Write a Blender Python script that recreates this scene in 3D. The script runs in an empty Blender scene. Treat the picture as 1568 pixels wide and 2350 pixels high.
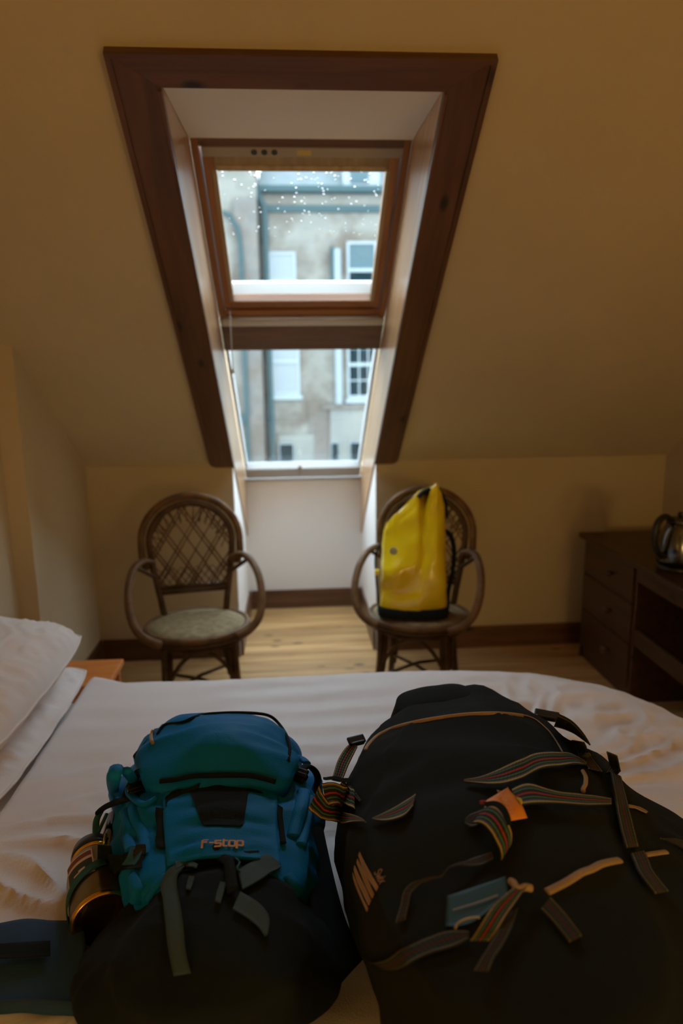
import bpy, bmesh, math, random
import numpy as np
from mathutils import Vector, Matrix, noise
from mathutils.bvhtree import BVHTree

random.seed(7)
sc = bpy.context.scene
COL = sc.collection

# ------------------------------------------------------------------ camera
CAM = Vector((0.0, 0.0, 1.5966))
F_PX = 1569.02
CR = Vector((0.99749702, -0.06956766, -0.01265026))
CU = Vector((0.02604133, 0.19511055, 0.98043548))
CF = Vector((0.0657384, 0.9783109, -0.19643383))
cd = bpy.data.cameras.new('camera')
cam = bpy.data.objects.new('camera', cd)
COL.objects.link(cam)
cam.matrix_world = Matrix(((CR.x, CU.x, -CF.x, CAM.x), (CR.y, CU.y, -CF.y, CAM.y),
                           (CR.z, CU.z, -CF.z, CAM.z), (0, 0, 0, 1)))
cd.sensor_fit = 'HORIZONTAL'
cd.sensor_width = 24.0
cd.lens = F_PX / 1568 * 24.0
cd.clip_start = 0.02
cd.clip_end = 200
cd.dof.use_dof = True
cd.dof.focus_distance = 1.32
cd.dof.aperture_fstop = 2.3
sc.camera = cam

# ------------------------------------------------------------------ daylight, lamps, exposure
w = bpy.data.worlds.new('overcast_sky')
sc.world = w
w.use_nodes = True
bg = w.node_tree.nodes['Background']
bg.inputs['Color'].default_value = (0.76, 0.88, 1.0, 1)
bg.inputs['Strength'].default_value = 8.5


def lamp(name, kind, loc, energy, color, **k):
    l = bpy.data.lights.new(name, kind)
    l.energy = energy
    l.color = color
    for a, b in k.items():
        setattr(l, a, b)
    o = bpy.data.objects.new(name, l)
    o.location = loc
    COL.objects.link(o)
    return o


lamp('bedside_lamp_right', 'POINT', (1.60, -1.15, 1.08), 33, (1.0, 0.69, 0.25), shadow_soft_size=0.20)
lamp('fill_light_left', 'POINT', (-1.0, -1.3, 1.05), 12, (1.0, 0.69, 0.26), shadow_soft_size=0.09)  # unseen warm fill, added to lift the left side of the slope

vs = sc.view_settings
vs.view_transform = 'Standard'
vs.look = 'None'
vs.gamma = 1.0
vs.use_curve_mapping = False
vs.exposure = 0.0
sc.cycles.use_denoising = True
sc.cycles.max_bounces = 10
sc.cycles.diffuse_bounces = 6
sc.cycles.transparent_max_bounces = 16
sc.cycles.sample_clamp_indirect = 4.0

# ------------------------------------------------------------------ room measures (metres)
XL, XR = -0.3475, 0.4525          # niche cheeks
YK, HK = 3.7766, 1.1256           # knee wall plane and height
YN, ZS = 4.6012, 0.9185           # niche back wall and sill
AN = 0.6332
CA, SA = math.cos(AN), math.sin(AN)
WL, WR = -1.1377, 2.1292          # side walls
WL2, YP = -1.224, 2.946           # recessed part of the left wall
YB = -1.7
S_TOP = 2.60                     # where the slope meets the flat ceiling
ZC = HK + S_TOP * SA
YC = YK - S_TOP * CA
NW = 0.321                        # depth of the roof-window reveal
S0 = -0.787                       # slope coordinate of the sill
MS = Matrix(((1, 0, 0, 0), (0, -CA, -SA, YK), (0, SA, -CA, HK), (0, 0, 0, 1)))   # local (x, up the slope, into the room)


# ------------------------------------------------------------------ helpers
def tag(o, label=None, cat=None, group=None, kind=None):
    if label: o['label'] = label
    if cat: o['category'] = cat
    if group: o['group'] = group
    if kind: o['kind'] = kind
    return o


def empty(name, loc=(0, 0, 0), rz=0.0, **k):
    o = bpy.data.objects.new(name, None)
    o.empty_display_size = 0.05
    o.location = loc
    o.rotation_euler = (0, 0, rz)
    COL.objects.link(o)
    return tag(o, **k)


class MB:
    """collects shapes into one mesh"""
    def __init__(s):
        s.v = []; s.f = []; s.uv = []

    def add(s, V, F, uv=None):
        n = len(s.v)
        s.v += [tuple(p) for p in V]
        s.uv += (uv if uv else [(p[0], p[1]) for p in V])
        s.f += [tuple(i + n for i in q) for q in F]
        return s

    def box(s, x0, x1, y0, y1, z0, z1, b=0.0, M=None):
        if b <= 0:
            V = [(x0, y0, z0), (x1, y0, z0), (x1, y1, z0), (x0, y1, z0), (x0, y0, z1), (x1, y0, z1), (x1, y1, z1), (x0, y1, z1)]
            F = [(0, 3, 2, 1), (4, 5, 6, 7), (0, 1, 5, 4), (1, 2, 6, 5), (2, 3, 7, 6), (3, 0, 4, 7)]
        else:
            bm = bmesh.new()
            bmesh.ops.create_cube(bm, size=1)
            for q in bm.verts:
                q.co = Vector(((x0 + x1) / 2 + q.co.x * (x1 - x0), (y0 + y1) / 2 + q.co.y * (y1 - y0), (z0 + z1) / 2 + q.co.z * (z1 - z0)))
            bmesh.ops.bevel(bm, geom=bm.edges[:], offset=b, segments=2, affect='EDGES', profile=0.6)
            bm.verts.index_update()
            V = [q.co[:] for q in bm.verts]
            F = [tuple(q.index for q in fc.verts) for fc in bm.faces]
            bm.free()
        if M is not None:
            V = [tuple(M @ Vector(p)) for p in V]
        return s.add(V, F)

    def prism(s, poly, axis, a, b):
        """poly in the two other axes, extruded along axis from a to b"""
        n = len(poly)
        def p3(p, t):
            return {'x': (t, p[0], p[1]), 'y': (p[0], t, p[1]), 'z': (p[0], p[1], t)}[axis]
        V = [p3(p, a) for p in poly] + [p3(p, b) for p in poly]
        F = [tuple(range(n))[::-1], tuple(range(n, 2 * n))]
        F += [(i, (i + 1) % n, n + (i + 1) % n, n + i) for i in range(n)]
        return s.add(V, F)

    def tube(s, pts, r, n=8, closed=False, flat=1.0):
        pts = [Vector(p) for p in pts]
        m = len(pts)
        R = r if isinstance(r, (list, tuple)) else [r] * m
        V = []; F = []
        prev = None
        for i, p in enumerate(pts):
            t = (pts[(i + 1) % m] - pts[i - 1]) if closed else (pts[min(i + 1, m - 1)] - pts[max(i - 1, 0)])
            t.normalize()
            if prev is None:
                up = Vector((0, 0, 1)) if abs(t.z) < 0.9 else Vector((0, 1, 0))
                a = t.cross(up).normalized()
            else:
                a = (prev - t * prev.dot(t)).normalized()
            prev = a
            b = t.cross(a)
            for k in range(n):
                an = 2 * math.pi * k / n
                V.append(p + a * (R[i] * math.cos(an)) + b * (R[i] * flat * math.sin(an)))
        e = m if closed else m - 1
        for i in range(e):
            j = (i + 1) % m
            for k in range(n):
                F.append((i * n + k, i * n + (k + 1) % n, j * n + (k + 1) % n, j * n + k))
        if not closed:
            F.append(tuple(range(n))[::-1])
            F.append(tuple((m - 1) * n + k for k in range(n)))
        uv = [(i / max(1, m - 1), k / n) for i in range(m) for k in range(n)]
        return s.add(V, F, uv)

    def lathe(s, prof, c=(0, 0, 0), n=32, M=None):
        V = []; F = []
        for r, z in prof:
            for k in range(n):
                an = 2 * math.pi * k / n
                V.append(Vector((r * math.cos(an), r * math.sin(an), z)))
        m = len(prof)
        for i in range(m - 1):
            for k in range(n):
                F.append((i * n + k, i * n + (k + 1) % n, (i + 1) * n + (k + 1) % n, (i + 1) * n + k))
        F.append(tuple(range(n))[::-1]); F.append(tuple((m - 1) * n + k for k in range(n)))
        if M is not None:
            V = [M @ p for p in V]
        V = [p + Vector(c) for p in V]
        uv = [(k / n, i / (m - 1)) for i in range(m) for k in range(n)]
        return s.add(V, F, uv)

    def build(s, name, mat, parent=None, smooth=False, M=None, world=False, auto=None):
        """world=True: vertices were given in world space; they are moved into the parent's frame"""
        me = bpy.data.meshes.new(name)
        V = s.v
        if world and parent is not None:
            inv = root_matrix(parent).inverted()
            V = [tuple(inv @ Vector(p)) for p in V]
        me.from_pydata(V, [], s.f)
        uvl = me.uv_layers.new(name='UVMap')
        for li, lp in enumerate(me.loops):
            uvl.data[li].uv = s.uv[lp.vertex_index]
        me.validate(); me.update()
        if smooth:
            me.polygons.foreach_set('use_smooth', [True] * len(me.polygons))
            if auto:
                try:
                    me.set_sharp_from_angle(angle=auto)
                except Exception:
                    pass
        if mat:
            me.materials.append(mat)
        o = bpy.data.objects.new(name, me)
        COL.objects.link(o)
        if parent is not None:
            o.parent = parent
        if M is not None:
            o.matrix_local = M
        return o


def root_matrix(o):
    m = Matrix.Identity(4)
    while o is not None:
        m = o.matrix_local @ m if o.type != 'EMPTY' else (Matrix.Translation(o.location) @ o.rotation_euler.to_matrix().to_4x4()) @ m
        o = o.parent
    return m


def spline(pts, n=8, closed=False):
    """Catmull-Rom through points"""
    P = [Vector(p) for p in pts]
    m = len(P)
    out = []
    for i in range(m if closed else m - 1):
        g = lambda j: P[j % m] if closed else P[max(0, min(m - 1, j))]
        a, b, c, d = g(i - 1), g(i), g(i + 1), g(i + 2)
        for k in range(n):
            t = k / n
            out.append(0.5 * ((2 * b) + (c - a) * t + (2 * a - 5 * b + 4 * c - d) * t * t + (3 * b - a - 3 * c + d) * t ** 3))
    if not closed:
        out.append(P[-1])
    return out


def nz(x, y, z=0.0):
    return noise.noise(Vector((x, y, z)))


# ------------------------------------------------------------------ materials
def nodes(m):
    m.use_nodes = True
    nt = m.node_tree
    return nt, nt.nodes, nt.links, nt.nodes['Principled BSDF']


def mat(name, col, rough=0.7, metal=0.0, bump=0.0, bscale=200.0, var=0.0, vscale=6.0, sheen=0.0, coat=0.0, spec=0.5, two=None):
    m = bpy.data.materials.new(name)
    nt, N, L, bs = nodes(m)
    bs.inputs['Base Color'].default_value = (*col, 1)
    bs.inputs['Roughness'].default_value = rough
    bs.inputs['Metallic'].default_value = metal
    bs.inputs['Specular IOR Level'].default_value = spec
    if sheen:
        bs.inputs['Sheen Weight'].default_value = sheen
        bs.inputs['Sheen Roughness'].default_value = 0.5
    if coat:
        bs.inputs['Coat Weight'].default_value = coat
        bs.inputs['Coat Roughness'].default_value = 0.1
    tc = N.new('ShaderNodeTexCoord')
    if var or two:
        no = N.new('ShaderNodeTexNoise')
        no.inputs['Scale'].default_value = vscale
        no.inputs['Detail'].default_value = 5
        L.new(tc.outputs['Object'], no.inputs['Vector'])
        mx = N.new('ShaderNodeMix'); mx.data_type = 'RGBA'
        c2 = two if two else tuple(max(0, c * (1 - var)) for c in col)
        mx.inputs[6].default_value = (*col, 1); mx.inputs[7].default_value = (*c2, 1)
        mr = N.new('ShaderNodeMapRange')
        mr.inputs[1].default_value = 0.38; mr.inputs[2].default_value = 0.62
        L.new(no.outputs['Fac'], mr.inputs[0]); L.new(mr.outputs[0], mx.inputs[0])
        L.new(mx.outputs[2], bs.inputs['Base Color'])
    if bump:
        nb = N.new('ShaderNodeTexNoise')
        nb.inputs['Scale'].default_value = bscale
        nb.inputs['Detail'].default_value = 3
        L.new(tc.outputs['Object'], nb.inputs['Vector'])
        bp = N.new('ShaderNodeBump')
        bp.inputs['Strength'].default_value = bump
        bp.inputs['Distance'].default_value = 0.003
        L.new(nb.outputs['Fac'], bp.inputs['Height'])
        L.new(bp.outputs['Normal'], bs.inputs['Normal'])
    return m


def wood(name, light, dark, rough=0.45, grain='x', scale=1.0, knots=True, kcol=None, coat=0.0):
    """varnished timber: grain streaks along one local axis, knots"""
    m = bpy.data.materials.new(name)
    nt, N, L, bs = nodes(m)
    bs.inputs['Roughness'].default_value = rough
    if coat:
        bs.inputs['Coat Weight'].default_value = coat
        bs.inputs['Coat Roughness'].default_value = 0.18
    tc = N.new('ShaderNodeTexCoord')
    oi = N.new('ShaderNodeObjectInfo')
    off = N.new('ShaderNodeVectorMath'); off.operation = 'MULTIPLY_ADD'
    cmb = N.new('ShaderNodeCombineXYZ')
    for i in range(3):
        L.new(oi.outputs['Random'], cmb.inputs[i])
    off.inputs[1].default_value = (13.1, 7.7, 5.3)
    L.new(cmb.outputs[0], off.inputs[0]); L.new(tc.outputs['Object'], off.inputs[2])
    mp = N.new('ShaderNodeMapping')
    k = {'x': (0.9, 14, 14), 'y': (14, 0.9, 14), 'z': (14, 14, 0.9)}[grain]
    mp.inputs['Scale'].default_value = tuple(a * scale for a in k)
    L.new(off.outputs[0], mp.inputs['Vector'])
    no = N.new('ShaderNodeTexNoise')
    no.inputs['Scale'].default_value = 2.2; no.inputs['Detail'].default_value = 7; no.inputs['Distortion'].default_value = 0.5
    L.new(mp.outputs[0], no.inputs['Vector'])
    rp = N.new('ShaderNodeValToRGB')
    rp.color_ramp.elements[0].position = 0.33; rp.color_ramp.elements[0].color = (*dark, 1)
    rp.color_ramp.elements[1].position = 0.66; rp.color_ramp.elements[1].color = (*light, 1)
    L.new(no.outputs['Fac'], rp.inputs[0])
    col = rp.outputs[0]
    if knots:
        mk = N.new('ShaderNodeMapping')
        ks = {'x': (4, 9, 9), 'y': (9, 4, 9), 'z': (9, 9, 4)}[grain]
        mk.inputs['Scale'].default_value = ks
        L.new(off.outputs[0], mk.inputs['Vector'])
        vo = N.new('ShaderNodeTexVoronoi')
        vo.inputs['Scale'].default_value = 1.0
        L.new(mk.outputs[0], vo.inputs['Vector'])
        mr = N.new('ShaderNodeMapRange')
        mr.inputs[1].default_value = 0.08; mr.inputs[2].default_value = 0.17
        mr.inputs[3].default_value = 1.0; mr.inputs[4].default_value = 0.0
        L.new(vo.outputs['Distance'], mr.inputs[0])
        mx = N.new('ShaderNodeMix'); mx.data_type = 'RGBA'
        L.new(mr.outputs[0], mx.inputs[0]); L.new(col, mx.inputs[6])
        mx.inputs[7].default_value = (*(kcol or tuple(c * 0.22 for c in dark)), 1)
        col = mx.outputs[2]
    # board to board tone
    hs = N.new('ShaderNodeHueSaturation')
    mv = N.new('ShaderNodeMapRange')
    mv.inputs[3].default_value = 0.82; mv.inputs[4].default_value = 1.15
    L.new(oi.outputs['Random'], mv.inputs[0]); L.new(mv.outputs[0], hs.inputs['Value'])
    L.new(col, hs.inputs['Color']); L.new(hs.outputs[0], bs.inputs['Base Color'])
    bp = N.new('ShaderNodeBump')
    bp.inputs['Strength'].default_value = 0.15; bp.inputs['Distance'].default_value = 0.002
    L.new(no.outputs['Fac'], bp.inputs['Height']); L.new(bp.outputs[0], bs.inputs['Normal'])
    return m


def glass_mat(name, tint=(0.93, 0.97, 0.97), refl=0.06):
    """thin flat pane: mostly clear, mirror-like at grazing angles"""
    m = bpy.data.materials.new(name)
    m.use_nodes = True
    nt = m.node_tree; N = nt.nodes; L = nt.links
    N.clear()
    out = N.new('ShaderNodeOutputMaterial')
    tr = N.new('ShaderNodeBsdfTransparent'); tr.inputs[0].default_value = (*tint, 1)
    gl = N.new('ShaderNodeBsdfGlossy'); gl.inputs['Roughness'].default_value = 0.02
    fr = N.new('ShaderNodeLayerWeight'); fr.inputs[0].default_value = 0.12
    mu = N.new('ShaderNodeMath'); mu.operation = 'MULTIPLY_ADD'; mu.inputs[1].default_value = 0.7; mu.inputs[2].default_value = refl * 0.4
    L.new(fr.outputs['Fresnel'], mu.inputs[0])
    mx = N.new('ShaderNodeMixShader')
    L.new(mu.outputs[0], mx.inputs[0]); L.new(tr.outputs[0], mx.inputs[1]); L.new(gl.outputs[0], mx.inputs[2])
    L.new(mx.outputs[0], out.inputs[0])
    return m


def ramp_mat(name, stops, rough=0.85, axis=1, rib=900.0):
    """webbing with woven lengthwise bands; bands run across the v coordinate"""
    m = bpy.data.materials.new(name)
    nt, N, L, bs = nodes(m)
    bs.inputs['Roughness'].default_value = rough
    uv = N.new('ShaderNodeUVMap')
    sp = N.new('ShaderNodeSeparateXYZ')
    L.new(uv.outputs[0], sp.inputs[0])
    rp = N.new('ShaderNodeValToRGB')
    cr = rp.color_ramp; cr.interpolation = 'CONSTANT'
    cr.elements[0].position = 0.0; cr.elements[0].color = (*stops[0][1], 1)
    cr.elements[1].position = stops[1][0]; cr.elements[1].color = (*stops[1][1], 1)
    for p, c in stops[2:]:
        e = cr.elements.new(p); e.color = (*c, 1)
    L.new(sp.outputs[axis], rp.inputs[0]); L.new(rp.outputs[0], bs.inputs['Base Color'])
    wv = N.new('ShaderNodeMath'); wv.operation = 'SINE'
    mu = N.new('ShaderNodeMath'); mu.operation = 'MULTIPLY'; mu.inputs[1].default_value = rib
    L.new(sp.outputs[0], mu.inputs[0]); L.new(mu.outputs[0], wv.inputs[0])
    bp = N.new('ShaderNodeBump'); bp.inputs['Strength'].default_value = 0.5; bp.inputs['Distance'].default_value = 0.0006
    L.new(wv.outputs[0], bp.inputs['Height']); L.new(bp.outputs[0], bs.inputs['Normal'])
    return m


M = {}
M['plaster'] = mat('cream_plaster', (0.60, 0.50, 0.335), 0.9, bump=0.12, bscale=60, var=0.05, vscale=2)
M['white_paint'] = mat('white_paint', (0.80, 0.78, 0.77), 0.75, bump=0.06, bscale=80)
M['casing'] = wood('varnished_pine_dark', (0.155, 0.070, 0.031), (0.092, 0.039, 0.018), 0.42, 'y', 1.0)
M['casing_x'] = wood('varnished_pine_dark_cross', (0.155, 0.070, 0.031), (0.092, 0.039, 0.018), 0.42, 'x', 1.0)
M['lining'] = wood('varnished_pine_lining', (0.58, 0.36, 0.19), (0.42, 0.235, 0.11), 0.30, 'y', 1.0, knots=False, coat=0.5)
M['sash'] = wood('varnished_pine_sash', (0.40, 0.17, 0.055), (0.27, 0.10, 0.03), 0.35, 'y', 1.0, knots=False)
M['sash_x'] = wood('varnished_pine_sash_cross', (0.40, 0.17, 0.055), (0.27, 0.10, 0.03), 0.35, 'x', 1.0, knots=False)
M['sash_pale'] = wood('worn_pine_bead', (0.42, 0.32, 0.20), (0.32, 0.23, 0.13), 0.4, 'y', 1.0, knots=False)
M['skirting'] = wood('stained_skirting', (0.15, 0.066, 0.030), (0.085, 0.036, 0.017), 0.4, 'x', 1.0)
M['floorboard'] = wood('waxed_floor_pine', (0.56, 0.34, 0.145), (0.36, 0.19, 0.07), 0.38, 'x', 0.8)
M['desk'] = wood('dark_desk_pine', (0.075, 0.030, 0.014), (0.042, 0.017, 0.009), 0.42, 'y', 1.0)
M['table'] = wood('orange_table_pine', (0.62, 0.22, 0.05), (0.45, 0.14, 0.03), 0.38, 'x', 1.0)
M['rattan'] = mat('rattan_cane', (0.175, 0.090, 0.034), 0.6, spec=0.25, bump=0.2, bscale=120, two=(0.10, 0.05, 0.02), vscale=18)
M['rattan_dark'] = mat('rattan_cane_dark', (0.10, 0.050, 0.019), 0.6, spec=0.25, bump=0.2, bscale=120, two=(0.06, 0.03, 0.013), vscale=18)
M['seat'] = mat('woven_seat', (0.30, 0.22, 0.105), 0.85, bump=0.6, bscale=220, two=(0.19, 0.135, 0.06), vscale=30)
M['alu'] = mat('grey_aluminium', (0.50, 0.46, 0.42), 0.35, metal=0.6)
M['vent'] = mat('vent_grey', (0.36, 0.31, 0.27), 0.45)
M['dot'] = mat('vent_hole', (0.03, 0.035, 0.04), 0.5)
M['vlabel'] = mat('vent_label', (0.55, 0.42, 0.10), 0.6)
M['flash'] = mat('window_flashing', (0.72, 0.72, 0.73), 0.55)
M['upvc'] = mat('white_frame', (0.45, 0.45, 0.46), 0.4)
M['glass'] = glass_mat('window_glass')
M['farglass'] = mat('far_glass', (0.023, 0.036, 0.041), 0.9, spec=0.05)
M['fardark'] = mat('far_dark_room', (0.005, 0.013, 0.016), 0.9, spec=0.05)
M['farblind'] = mat('far_white_blind', (0.144, 0.162, 0.169), 0.8)
M['fargrey'] = mat('far_grey_curtain', (0.054, 0.081, 0.090), 0.9, spec=0.05)
M['farpaint'] = mat('far_white_paint', (0.162, 0.189, 0.198), 0.6)
M['farpipe'] = mat('far_cast_pipe', (0.034, 0.056, 0.059), 0.9, spec=0.05)
M['farpipe2'] = mat('far_pale_pipe', (0.144, 0.171, 0.180), 0.6)
M['slate'] = mat('far_slate', (0.059, 0.081, 0.086), 0.6, two=(0.045, 0.065, 0.070), vscale=3)
M['harl'] = mat('far_render', (0.140, 0.140, 0.122), 0.9, two=(0.117, 0.119, 0.108), vscale=1.3)


def stone(name, c1, c2, c3):
    m = bpy.data.materials.new(name)
    nt, N, L, bs = nodes(m)
    bs.inputs['Roughness'].default_value = 0.9
    tc = N.new('ShaderNodeTexCoord')
    mp = N.new('ShaderNodeMapping'); mp.inputs['Rotation'].default_value = (math.pi / 2, 0, 0)
    L.new(tc.outputs['Object'], mp.inputs['Vector'])
    br = N.new('ShaderNodeTexBrick')
    br.inputs['Color1'].default_value = (*c1, 1); br.inputs['Color2'].default_value = (*c2, 1)
    br.inputs['Mortar'].default_value = (*c3, 1)
    br.inputs['Scale'].default_value = 1.0; br.inputs['Brick Width'].default_value = 0.55
    br.inputs['Row Height'].default_value = 0.28; br.inputs['Mortar Size'].default_value = 0.018
    L.new(mp.outputs[0], br.inputs['Vector'])
    no = N.new('ShaderNodeTexNoise'); no.inputs['Scale'].default_value = 0.9; no.inputs['Detail'].default_value = 9; no.inputs['Roughness'].default_value = 0.65
    L.new(tc.outputs['Object'], no.inputs['Vector'])
    mr = N.new('ShaderNodeMapRange'); mr.inputs[1].default_value = 0.46; mr.inputs[2].default_value = 0.62
    L.new(no.outputs['Fac'], mr.inputs[0])
    mx = N.new('ShaderNodeMix'); mx.data_type = 'RGBA'
    L.new(mr.outputs[0], mx.inputs[0]); L.new(br.outputs['Color'], mx.inputs[6]); mx.inputs[7].default_value = (0.072, 0.058, 0.045, 1)
    L.new(mx.outputs[2], bs.inputs['Base Color'])
    return m


M['stone'] = stone('far_sandstone', (0.135, 0.128, 0.108), (0.110, 0.106, 0.090), (0.117, 0.117, 0.108))
M['stone2'] = stone('far_rubble', (0.104, 0.090, 0.077), (0.077, 0.072, 0.065), (0.086, 0.086, 0.081))

# ------------------------------------------------------------------ room shell
def struct(o):
    o['kind'] = 'structure'
    return o


# floor: slab and boards
fl = struct(MB().box(WL2 - 0.1, WR + 0.1, YB - 0.1, YN + 0.3, -0.15, -0.022).build('floor', M['skirting']))
rng = random.Random(3)
y = YB
while y < YN - 0.01:
    wd = 0.128
    y1 = min(y + wd, YN - 0.001)
    xs = [WL2 + 0.01, rng.uniform(-0.2, 1.6), WR - 0.005]
    if y > YK - 0.05:
        xs = [XL + 0.003, XR - 0.003]
    elif y > YK - 0.5:
        xs = [WL2 + 0.1, WR - 0.005]
    if YK - wd < y < YK - 0.05:
        MB().box(XL + 0.003, XR - 0.003, YK - 0.0005, y + wd - 0.004, -0.021, 0.0, 0.0015).build('board', M['floorboard'], fl)
    for a, b in zip(xs[:-1], xs[1:]):
        if y < YK - 0.05 and y1 > YK - 0.002:
            y1 = YK - 0.002
        MB().box(a, b - 0.002, y, y1 - 0.004, -0.021, rng.uniform(-0.001, 0.001), 0.0015).build('board', M['floorboard'], fl)
    y += wd

# knee wall with the niche cut through it: a wedge of wall either side
def zj(yy):
    return HK - (yy - YK) * math.tan(AN)
def wedge(x0, x1, b=0.0):
    return [(YK + b, 0), (YN + 0.3, 0), (YN + 0.3, zj(YN + 0.3) - 0.001), (YK + b, zj(YK + b) - 0.001)]
wk = MB()
wk.prism(wedge(0, 0), 'x', WL2 - 0.1, XL)
wk.prism(wedge(0, 0), 'x', XR, WR + 0.1)
struct(wk.build('wall_window', M['plaster']))
for nm, a, b in (('wall_niche_left', XL, XL + 0.004), ('wall_niche_right', XR - 0.004, XR)):
    struct(MB().prism([(YK - 0.001, 0), (YN, 0), (YN, zj(YN) - 0.004), (YK - 0.001, HK - 0.004)], 'x', a, b).build(nm, M['white_paint']))
struct(MB().box(XL + 0.004, XR - 0.004, YN, YN + 0.3, 0, ZS - 0.02).build('wall_niche_back', M['white_paint']))
ws = struct(MB().box(XL + 0.001, XR - 0.001, YN - 0.012, YN + 0.3, ZS - 0.0195, ZS - 0.001, 0.004).build('trim_1', M['upvc']))

# left wall: far part stands proud of the recess beside the bed
lw = MB()
lw.box(WL2 - 0.15, WL, YP, YK, 0, 3.2)
lw.box(WL2 - 0.15, WL2, YB, YP, 0, 3.2)
struct(lw.build('wall_left', M['plaster']))
struct(MB().box(WR, WR + 0.12, YB, YK, 0, 3.2).build('wall_right', M['plaster']))
struct(MB().box(WL2 - 0.1, WR + 0.1, YB - 0.12, YB, 0, 3.2).build('wall_back', M['plaster']))
struct(MB().box(WL2, WR, YB, YC + 0.005, ZC, ZC + 0.1).build('ceiling', M['plaster']))

# the slope, open where the roof window is
sl = MB()
TH = -0.45
sl.box(WL2 - 0.12, XL, -1.25, 3.6, TH, 0)
sl.box(XR, WR + 0.12, -1.25, 3.6, TH, 0)
V = [(2.116, 0), (3.6, 0), (3.6, TH), (1.735, TH), (1.735, -NW)]
sl.prism(V, 'x', XL, XR)
so = struct(sl.build('ceiling_slope', M['plaster'], M=MS))
# white head reveal
hv = [(2.1155, 0.0), (1.7345, -NW + 0.012), (1.727, -NW + 0.012), (2.108, 0.0)]
struct(MB().prism(hv, 'x', XL + 0.014, XR - 0.014).build('trim_2', M['white_paint'], M=MS))
# pine side linings
for i, (a, b) in enumerate(((XL, XL + 0.013), (XR - 0.013, XR))):
    z_b = 0.0
    s_low = -(YN - YK) / CA          # where the slope line meets the niche back wall
    lp = [(s_low + 0.01, 0.0), (2.114, 0.0), (1.73, -NW), (S0, -NW)]
    struct(MB().prism(lp, 'x', a, b).build('trim_%d' % (3 + i), M['lining'], M=MS))
# casing boards round the opening, mitred, with a rounded lower end and a bead
def casing_side(x_in, x_out, nm):
    d = 1 if x_out > x_in else -1
    t = 0.021
    xi, xo = x_in, x_out
    r = 0.035
    poly = [(xi, -0.004), (xi, 2.116), (xo, 2.209), (xo, r)]
    for k in range(1, 7):
        an = k / 6 * math.pi / 2
        poly.append((xo - d * r * (1 - math.cos(an)), r - (r + 0.004) * math.sin(an)))
    if d > 0:
        poly = poly[::-1]
    bm = MB(); bm.prism(poly, 'z', 0.0005, t)
    o = struct(bm.build(nm, M['casing'], M=MS))
    bead = MB(); e = 0.016
    bead.prism([(xo - d * e, 0.04), (xo - d * e, 2.209 - e * 0.8), (xo, 2.209), (xo, 0.04)][::d], 'z', t, t + 0.008)
    bead.build('bead', M['casing'], o)
    b2 = MB(); b2.box(min(xi, xi + d * 0.010), max(xi, xi + d * 0.010), 0.0, 2.11, t, t + 0.005, 0.002)
    b2.build('bead', M['casing'], o)
casing_side(XL + 0.013, -0.463, 'trim_5')
casing_side(XR - 0.013, 0.566, 'trim_6')
ch = MB().prism([(-0.463, 2.2095), (0.566, 2.2095), (XR - 0.013, 2.1165), (XL + 0.013, 2.1165)], 'z', 0.0005, 0.021)
cho = struct(ch.build('trim_7', M['casing_x'], M=MS))
MB().prism([(-0.463, 2.2095), (0.566, 2.2095), (0.552, 2.196), (-0.449, 2.196)], 'z', 0.021, 0.029).build('bead', M['casing_x'], cho)

# skirting boards
SK = 0.13
def skirt(nm, *b):
    x0, x1, y0, y1 = b
    m = MB().box(x0, x1, y0, y1, 0.001, SK - 0.02)
    dx, dy = x1 - x0, y1 - y0
    m.box(x0 + (0.004 if dx < dy and x0 > 0 else 0), x1 - (0.004 if dx < dy and x0 < 0 else 0), y0 + (0.004 if dy < dx else 0), y1, SK - 0.0199, SK, 0.003)
    return struct(m.build(nm, M['skirting']))
skirt('baseboard_window', WL + 0.016, XL - 0.001, YK - 0.018, YK - 0.0005)
skirt('baseboard_window.001', XR + 0.001, WR - 0.002, YK - 0.018, YK - 0.0005)
skirt('baseboard_niche', XL + 0.02, XR - 0.02, YN - 0.018, YN - 0.0005)
skirt('baseboard_niche.001', XL + 0.0045, XL + 0.019, YK + 0.01, YN - 0.001)
skirt('baseboard_niche.002', XR - 0.019, XR - 0.0045, YK + 0.01, YN - 0.001)
skirt('baseboard_left', WL + 0.0005, WL + 0.0155, YP, YK - 0.001)
skirt('baseboard_left.001', WL2 + 0.0005, WL2 + 0.0155, YB, YP - 0.001)

# ------------------------------------------------------------------ upper roof window (opening sash)
W1 = struct(empty('window_1'))
def wbox(*a, b=0.0):
    return MB().box(*a, b=b)
def sp(t):           # distance up the window from the sill -> slope coordinate
    return t + S0
xl, xr = XL + 0.014, XR - 0.014
fr = MB()
fr.box(xl, xl + 0.026, sp(1.60), sp(2.51), -NW - 0.10, -NW + 0.005, 0.003)
fr.box(xr - 0.026, xr, sp(1.60), sp(2.51), -NW - 0.10, -NW + 0.005, 0.003)
o = fr.build('frame_side', M['sash'], W1, M=MS)
MB().box(xl + 0.0265, xr - 0.0265, sp(2.475), sp(2.512), -NW - 0.10, -NW + 0.004, 0.003).build('frame_head', M['casing_x'], W1, M=MS)
MB().box(xl + 0.0265, xr - 0.0265, sp(1.602), sp(1.636), -NW - 0.10, -NW - 0.006, 0.003).build('frame_foot', M['sash_x'], W1, M=MS)
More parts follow.
